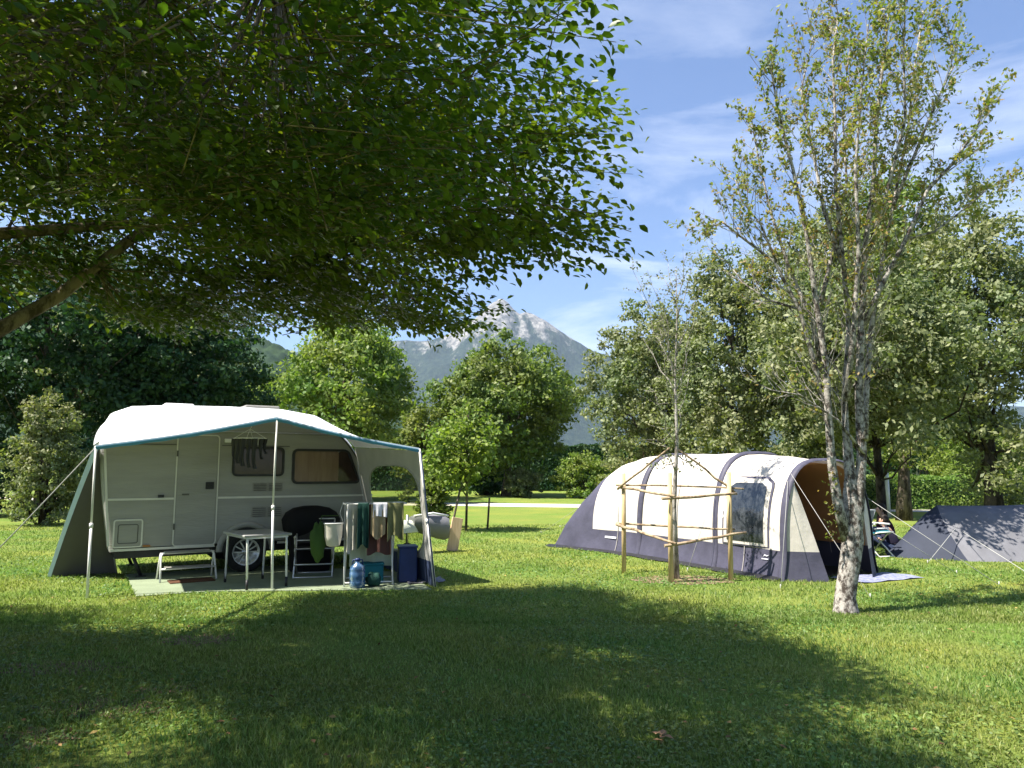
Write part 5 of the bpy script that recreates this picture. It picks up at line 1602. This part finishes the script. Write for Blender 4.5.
while len(Cs) < NS:
    n = 20000
    x = rg.uniform(-9.5, 1.3, n); y = rg.uniform(0.6, 10.3, n)
    z = 2.9 + 5.6 * rg.uniform(0, 1, n) ** 2.2
    ok = inpoly(x + kx * z, y + ky * z)
    rr_ = np.hypot((x - tc0[0]) / 6.6, (y - tc0[1]) / 5.7)
    ok &= (rr_ < 1.0 * np.sqrt(np.clip(1 - ((z - 3.6) / 5.4) ** 2, 0, 1)) + 0.05)
    rt = x / y; el = (z - 1.6) / y
    ok &= (rt < np.where((el > .34) & (el < .46), 0.075, 0.140) + 0.03 * np.sin(el * 42 + 1.0)) | (el > 1.15)
    ok &= z > 1.6 + y * np.where(rt > -0.09, 0.312, np.where(rt > -0.36, 0.20, 0.14)) 
    ok &= (y > 3.15) | (el > 1.15) | (rt < 0.0)
    # low fringe droops only near the rim
    ok &= (z > 2.95 + 0.55 * np.clip(1 - rr_, 0, 1) + 0.35 * np.sin(x * 1.7 + y * 1.1) * np.sin(y * 1.3))
    g = np.array([mnoise.noise(Vector((a * 1.1, c_ * 1.1, d_ * 1.9))) for a, c_, d_ in zip(x[ok], y[ok], z[ok])])
    g2 = np.array([mnoise.noise(Vector(((a + kx * d_) * 1.0, (c_ + ky * d_) * 1.0, 7.7))) for a, c_, d_ in zip(x[ok], y[ok], z[ok])])
    g = np.where((g2 < -0.27) & (rg.uniform(size=len(g)) < 0.93), -9, g)
    g3 = np.array([mnoise.noise(Vector(((a + kx * d_) * 2.0, (c_ + ky * d_) * 2.0, 3.3))) for a, c_, d_ in zip(x[ok], y[ok], z[ok])])
    g = np.where((g3 < -0.22) & (rg.uniform(size=len(g)) < 0.9), -9, g)
    pts = np.stack([x[ok], y[ok], z[ok]], 1)[g > -0.10][:60]
    pts = np.concatenate([pts + rg.normal(size=pts.shape) * np.array([.24, .24, .05]) for _ in range(5)])
    Cs = np.concatenate([Cs, pts])
Cs = Cs[:NS]
out_d = Cs - np.array([tc0[0], tc0[1], 3.0]); out_d[:, 2] *= 0.25
D = unit(unit(out_d) + rg.normal(size=(NS, 3)) * np.array([.45, .45, .18])); D[:, 2] -= 0.12; D = unit(D)
Nz = unit(np.array([0, 0, 1.0]) + rg.normal(size=(NS, 3)) * 0.20)
Sd = unit(np.cross(Nz, D)); Nz = np.cross(D, Sd)
Lt = rg.uniform(.45, .75, NS)
NL = 32
P_, A_l, N_l = [], [], []; tw0, tw1 = [], []
tw0.append(Cs - D * Lt[:, None] * .5); tw1.append(Cs + D * Lt[:, None] * .48)
for k in range(NL):
    sgn = 1 if k % 2 else -1
    if k < 16:
        t = (k + 0.5) / 16 - 0.5; b0 = Cs + D * (Lt * t)[:, None]
        ax = unit(D * 0.75 + Sd * sgn * 0.8 + rg.normal(size=(NS, 3)) * .22); off_ = 0.055
    else:
        j = (k - 16) // 2; t = -0.35 + j * 0.11
        br = unit(D * 0.7 + Sd * sgn * 0.75); ext_ = 0.10 + 0.07 * ((k // 2) % 3) + 0.05
        b0 = Cs + D * (Lt * t)[:, None] + br * ext_; ax = unit(br + rg.normal(size=(NS, 3)) * .5); off_ = 0.05
    P_.append(b0 + ax * off_ + rg.normal(size=(NS, 3)) * .012); A_l.append(ax + np.array([0, 0, -.18])); N_l.append(unit(Nz + rg.normal(size=(NS, 3)) * .33))
P_ = np.concatenate(P_); A_l = np.concatenate(A_l); N_l = np.concatenate(N_l)
n = len(P_); keep = rg.uniform(size=n) > 0.08
keep &= (P_[:, 0] / P_[:, 1] < 0.178 + 0.02 * np.sin((P_[:, 2] - 1.6) / P_[:, 1] * 42 + 1.0) + rg.normal(0, .012, n)) | (P_[:, 2] > 1.6 + 1.0 * P_[:, 1])
P_, A_l, N_l = P_[keep], A_l[keep], N_l[keep]; n = len(P_)
Ls = rg.uniform(.027, .045, n) * np.clip(P_[:, 1] / 5.2, .66, 1)
leaves('crown', P_, A_l, N_l, Ls, Ls * .60, M['leaf_beech'], bh, six=True)
T0_, T1_ = np.concatenate(tw0), np.concatenate(tw1); kt = (T1_[:, 0] / T1_[:, 1] < 0.18) & (T0_[:, 0] / T0_[:, 1] < 0.18)
V_, F_ = prisms(T0_[kt], T1_[kt], np.full(kt.sum(), .004), np.full(kt.sum(), .0015))
ob_from('twigs', np_mesh('twigs', V_, F_, True), M['bark_beech'], bh)
b = B()
tk = [Vector((-5.0, 5.6, -.1)), Vector((-5.0, 5.6, .3)), Vector((-4.95, 5.62, 2.0)), Vector((-4.9, 5.7, 4.0)), Vector((-4.85, 5.6, 6.5)), Vector((-4.8, 5.6, 8.2))]
b.tube(tk, [.42, .33, .29, .24, .13, .04], 14)
bigl = []
def bl_(pts, r0):
    pts = [Vector(p) for p in pts]; n_ = len(pts)
    b.tube(pts, [r0 * (1 - 0.85 * i / (n_ - 1)) for i in range(n_)], 8); bigl.append((pts, r0))
bl_([(-4.9, 5.65, 2.5), R(-10, 335, 6.2), R(60, 295, 6.6), R(130, 240, 6.9), R(180, 200, 7.2), R(235, 172, 7.4), R(300, 165, 7.6), R(400, 160, 7.8)], .075)
bl_([(-4.9, 5.7, 3.3), R(40, 110, 6.0), R(150, 80, 6.3), R(300, 82, 6.3), R(420, 60, 6.2)], .05)
bl_([R(180, 200, 7.2), R(300, 235, 7.8), R(380, 275, 8.4), R(440, 318, 9.0)], .04)
bl_([R(235, 172, 7.4), R(350, 200, 7.2), R(480, 230, 6.9), R(590, 262, 6.4)], .04)
bl_([R(150, 80, 6.3), R(300, 130, 6.0), R(460, 190, 5.6), R(600, 215, 5.2)], .035)
bl_([(-4.9, 5.6, 3.0), (-3.5, 4.6, 3.9), (-2, 3.9, 4.3), (-.6, 3.6, 4.4)], .06)
bl_([(-4.9, 5.7, 3.0), (-5.2, 7.2, 3.7), (-5.3, 8.6, 3.9), (-5.3, 9.4, 3.8)], .07)
bl_([(-4.9, 5.7, 3.4), (-3.6, 7.0, 4.0), (-2.4, 8.2, 4.1), (-1.6, 9.0, 3.9)], .06)
bl_([(-4.9, 5.6, 3.6), (-6.5, 6.2, 4.6), (-8.2, 7, 5)], .06)
bl_([(-4.9, 5.6, 4.2), (-3.6, 5.2, 5.6), (-2.5, 5.3, 6.5)], .05)
# smaller limbs reaching the sprays
alln = [p for pts, r in bigl for k in range(len(pts) - 1) for p in (pts[k], pts[k].lerp(pts[k + 1], .5))] + tk[3:]
an = np.array([tuple(p) for p in alln])
starts = np.concatenate(tw0)
sel = rg.permutation(NS)[:1100]
s0, s1, r0_, r1_ = [], [], [], []
for i in sel:
    q_ = starts[i]; dist = np.linalg.norm(an - q_, axis=1); k = int(np.argmin(dist + 0.15 * np.abs(an[:, 2] - q_[2])))
    if dist[k] > 2.4 or not kt[i]: continue
    m1 = an[k] * .5 + q_ * .5 + np.array([0, 0, -.06]) * dist[k] + rg.normal(size=3) * .04
    s0 += [an[k], m1]; s1 += [m1, q_]; r0_ += [.012, .008]; r1_ += [.008, .004]
b.build('trunk', M['bark_beech'], bh)
V_, F_ = prisms(np.array(s0), np.array(s1), r0_, r1_); ob_from('branches', np_mesh('branches', V_, F_, True), M['bark_beech'], bh)

# ------------------------------------------------------------------ grass
rg = np.random.default_rng(101)
def blades(n, y0, y1, pw, hgt, wid, side):
    u = rg.uniform(0, 1, n); y = y0 + (y1 - y0) * u ** pw
    x = rg.uniform(-1, 1, n) * (y * 0.76 + side)
    pn = np.sin(x * 2.1 + 1.3 * np.sin(y * 1.7)) * np.sin(y * 2.6 + 1.1 * np.sin(x * 1.3)) * .5 + .5
    h = hgt * rg.uniform(.5, 1.35, n) * (.65 + .6 * pn); w_ = wid * rg.uniform(.6, 1.3, n) * (1 + (y - y0) / 14)
    a = rg.uniform(0, 2 * np.pi, n); le = rg.uniform(0.1, 1.0, n) * h
    la = rg.uniform(0, 2 * np.pi, n)
    B0 = np.stack([x, y, np.zeros(n)], 1); wv_ = np.stack([np.cos(a), np.sin(a), np.zeros(n)], 1) * w_[:, None]
    tip = B0 + np.stack([np.cos(la) * le, np.sin(la) * le, h], 1); mid = B0 + np.stack([np.cos(la) * le * .35, np.sin(la) * le * .35, h * .6], 1)
    V = np.stack([B0 - wv_, B0 + wv_, mid + wv_ * .7, tip, mid - wv_ * .7], 1).reshape(-1, 3)
    b_ = (np.arange(n) * 5)[:, None]
    return V, b_ + np.array([0, 1, 2, 3, 4])
def patchy(x, y):
    return np.sin(x * 1.9 + 2 * np.sin(y * .8)) + np.sin(y * 2.3 + 1.7 * np.sin(x * 1.1)) + np.sin((x + y) * 3.7) * .6
V1, Fa = blades(265000, 2.2, 9.0, 1.4, .034, .0028, 1.8)
V2, Fb = blades(200000, 8.0, 22.0, 1.5, .036, .0045, 1.5)
Vg = np.concatenate([V1, V2]); Fg = np.concatenate([Fa, Fb + len(V1)])
# keep the sheets under the awning and the tent floor clear
cx_ = Vg.reshape(-1, 5, 3)[:, 0, :]
def inpoly2(P_, x, y):
    c = np.zeros(len(x), bool); n_ = len(P_)
    for i in range(n_):
        x0, y0 = P_[i][0], P_[i][1]; x1, y1 = P_[(i + 1) % n_][0], P_[(i + 1) % n_][1]
        c ^= ((y0 > y) != (y1 > y)) & (x < (x1 - x0) * (y - y0) / (y1 - y0 + 1e-12) + x0)
    return c
bad = inpoly2(c0, cx_[:, 0], cx_[:, 1])
bad |= inpoly2([T(-.02, -.02, 0), T(-.02, TWd + .02, 0), T(5.7, TWd + .4, 0), T(5.7, -.5, 0)], cx_[:, 0], cx_[:, 1])
bad |= inpoly2([T(-.1, .7, 0), T(-.85, .7, 0), T(-.85, 2.2, 0), T(-.1, 2.2, 0)], cx_[:, 0], cx_[:, 1])
thin = (patchy(cx_[:, 0], cx_[:, 1]) > 1.25) & (rg.uniform(size=len(cx_)) < 0.55)
okf = ~(bad | thin)
me = np_mesh('grass', Vg, Fg[okf])
o = ob_from('grass', me, M['grass']); tag(o, kind='stuff')
# fallen leaf clump in the foreground
fl = G(662, 743)
b = B(); rr2 = np.random.default_rng(5)
for i in range(9):
    c = fl + Vector((rr2.normal() * .035, rr2.normal() * .03, .03 + .004 * i)); a = rr2.uniform(0, 6.28); d = Vector((math.cos(a), math.sin(a), .15)); s_ = Vector((-math.sin(a), math.cos(a), .1 * rr2.normal()))
    b.add([c - d * .035, c - s_ * .02 + UP * .006, c + d * .035, c + s_ * .02 + UP * .008], [(0, 1, 2, 3)])
M['dryleaf'] = mat('dry_leaf', (0.35, 0.20, 0.10), 0.8, 0.2, 0.2, 20)
o = b.build('dry_leaves', M['dryleaf'], None, fl); tag(o, 'little heap of brown dry leaves on the shaded grass in front', 'dry leaves')

# clover and other broad leaved weeds low in the turf
n = 90000
y = 3.2 + 12 * rg.uniform(0, 1, n) ** 1.5; x = rg.uniform(-1, 1, n) * (y * .76 + 1.2)
pk_ = (np.sin(x * 1.3 + 1.1 * np.sin(y * 2.1)) + np.sin(y * 1.7 + 1.9 * np.sin(x * .9)) + rg.normal(0, .5, n)) > 0.1
bad = inpoly2(c0, x, y) | inpoly2([T(-.9, -.05, 0), T(-.9, TWd + .3, 0), T(5.7, TWd + .4, 0), T(5.7, -.5, 0)], x, y)
kk = pk_ & ~bad; x, y = x[kk], y[kk]; n = len(x)
C = np.stack([x, y, rg.uniform(.008, .03, n)], 1)
M['clover'] = leafmat('clover_leaf', [(0.06, 0.12, 0.03), (0.12, 0.20, 0.045), (0.20, 0.28, 0.08)], 0.3, 0.5, 0.3, None, 0.8)
o = leaves('clover', C, rg.normal(size=(n, 3)) * [1, 1, .25], unit(rg.normal(size=(n, 3)) * .35 + [0, 0, 1]), rg.uniform(.007, .014, n) * (1 + y / 14), rg.uniform(.006, .011, n) * (1 + y / 14), M['clover'], None)
tag(o, kind='stuff')
# fallen leaves strewn over the lawn
n = 420
y = 3.4 + 10 * rg.uniform(0, 1, n) ** 1.3; x = rg.uniform(-1, 1, n) * (y * .74)
kk = ~(inpoly2(c0, x, y) | inpoly2([T(-.9, -.05, 0), T(-.9, TWd + .3, 0), T(5.7, TWd + .4, 0), T(5.7, -.5, 0)], x, y)); x, y = x[kk], y[kk]; n = len(x)
C = np.stack([x, y, rg.uniform(.02, .035, n)], 1)
M['litter'] = leafmat('fallen_leaf', [(0.10, 0.06, 0.03), (0.25, 0.16, 0.07), (0.38, 0.30, 0.10)], 0.1, 0.8, 0.1)
o = leaves('fallen_leaves', C, rg.normal(size=(n, 3)) * [1, 1, .2], unit(rg.normal(size=(n, 3)) * .3 + [0, 0, 1]), rg.uniform(.015, .03, n), rg.uniform(.009, .016, n), M['litter'], None)
tag(o, kind='stuff')
# bare earth showing in the shade at the lower left
for px, py, rx_, ry_, sd_ in ((60, 668, .50, .22, 1), (105, 708, .42, .20, 2), (30, 738, .30, .16, 3), (200, 640, .35, .22, 4), (165, 690, .2, .12, 5), (846, 614, .30, .16, 6)):
    g_ = G(px, py); b = B(); n = 36
    b.add([g_ + UP * .0045] + [g_ + Vector((rx_ * math.cos(2 * math.pi * i / n), ry_ * math.sin(2 * math.pi * i / n), 0)) * (1 + .28 * math.sin(i * 1.7 + sd_) + .18 * math.sin(i * 3.1 + sd_ * 2)) + UP * .0045 for i in range(n)],
          [(0, i + 1, (i + 1) % n + 1) for i in range(n)])
    o = b.build('soil', M['soil'], None, g_); tag(o, kind='structure')
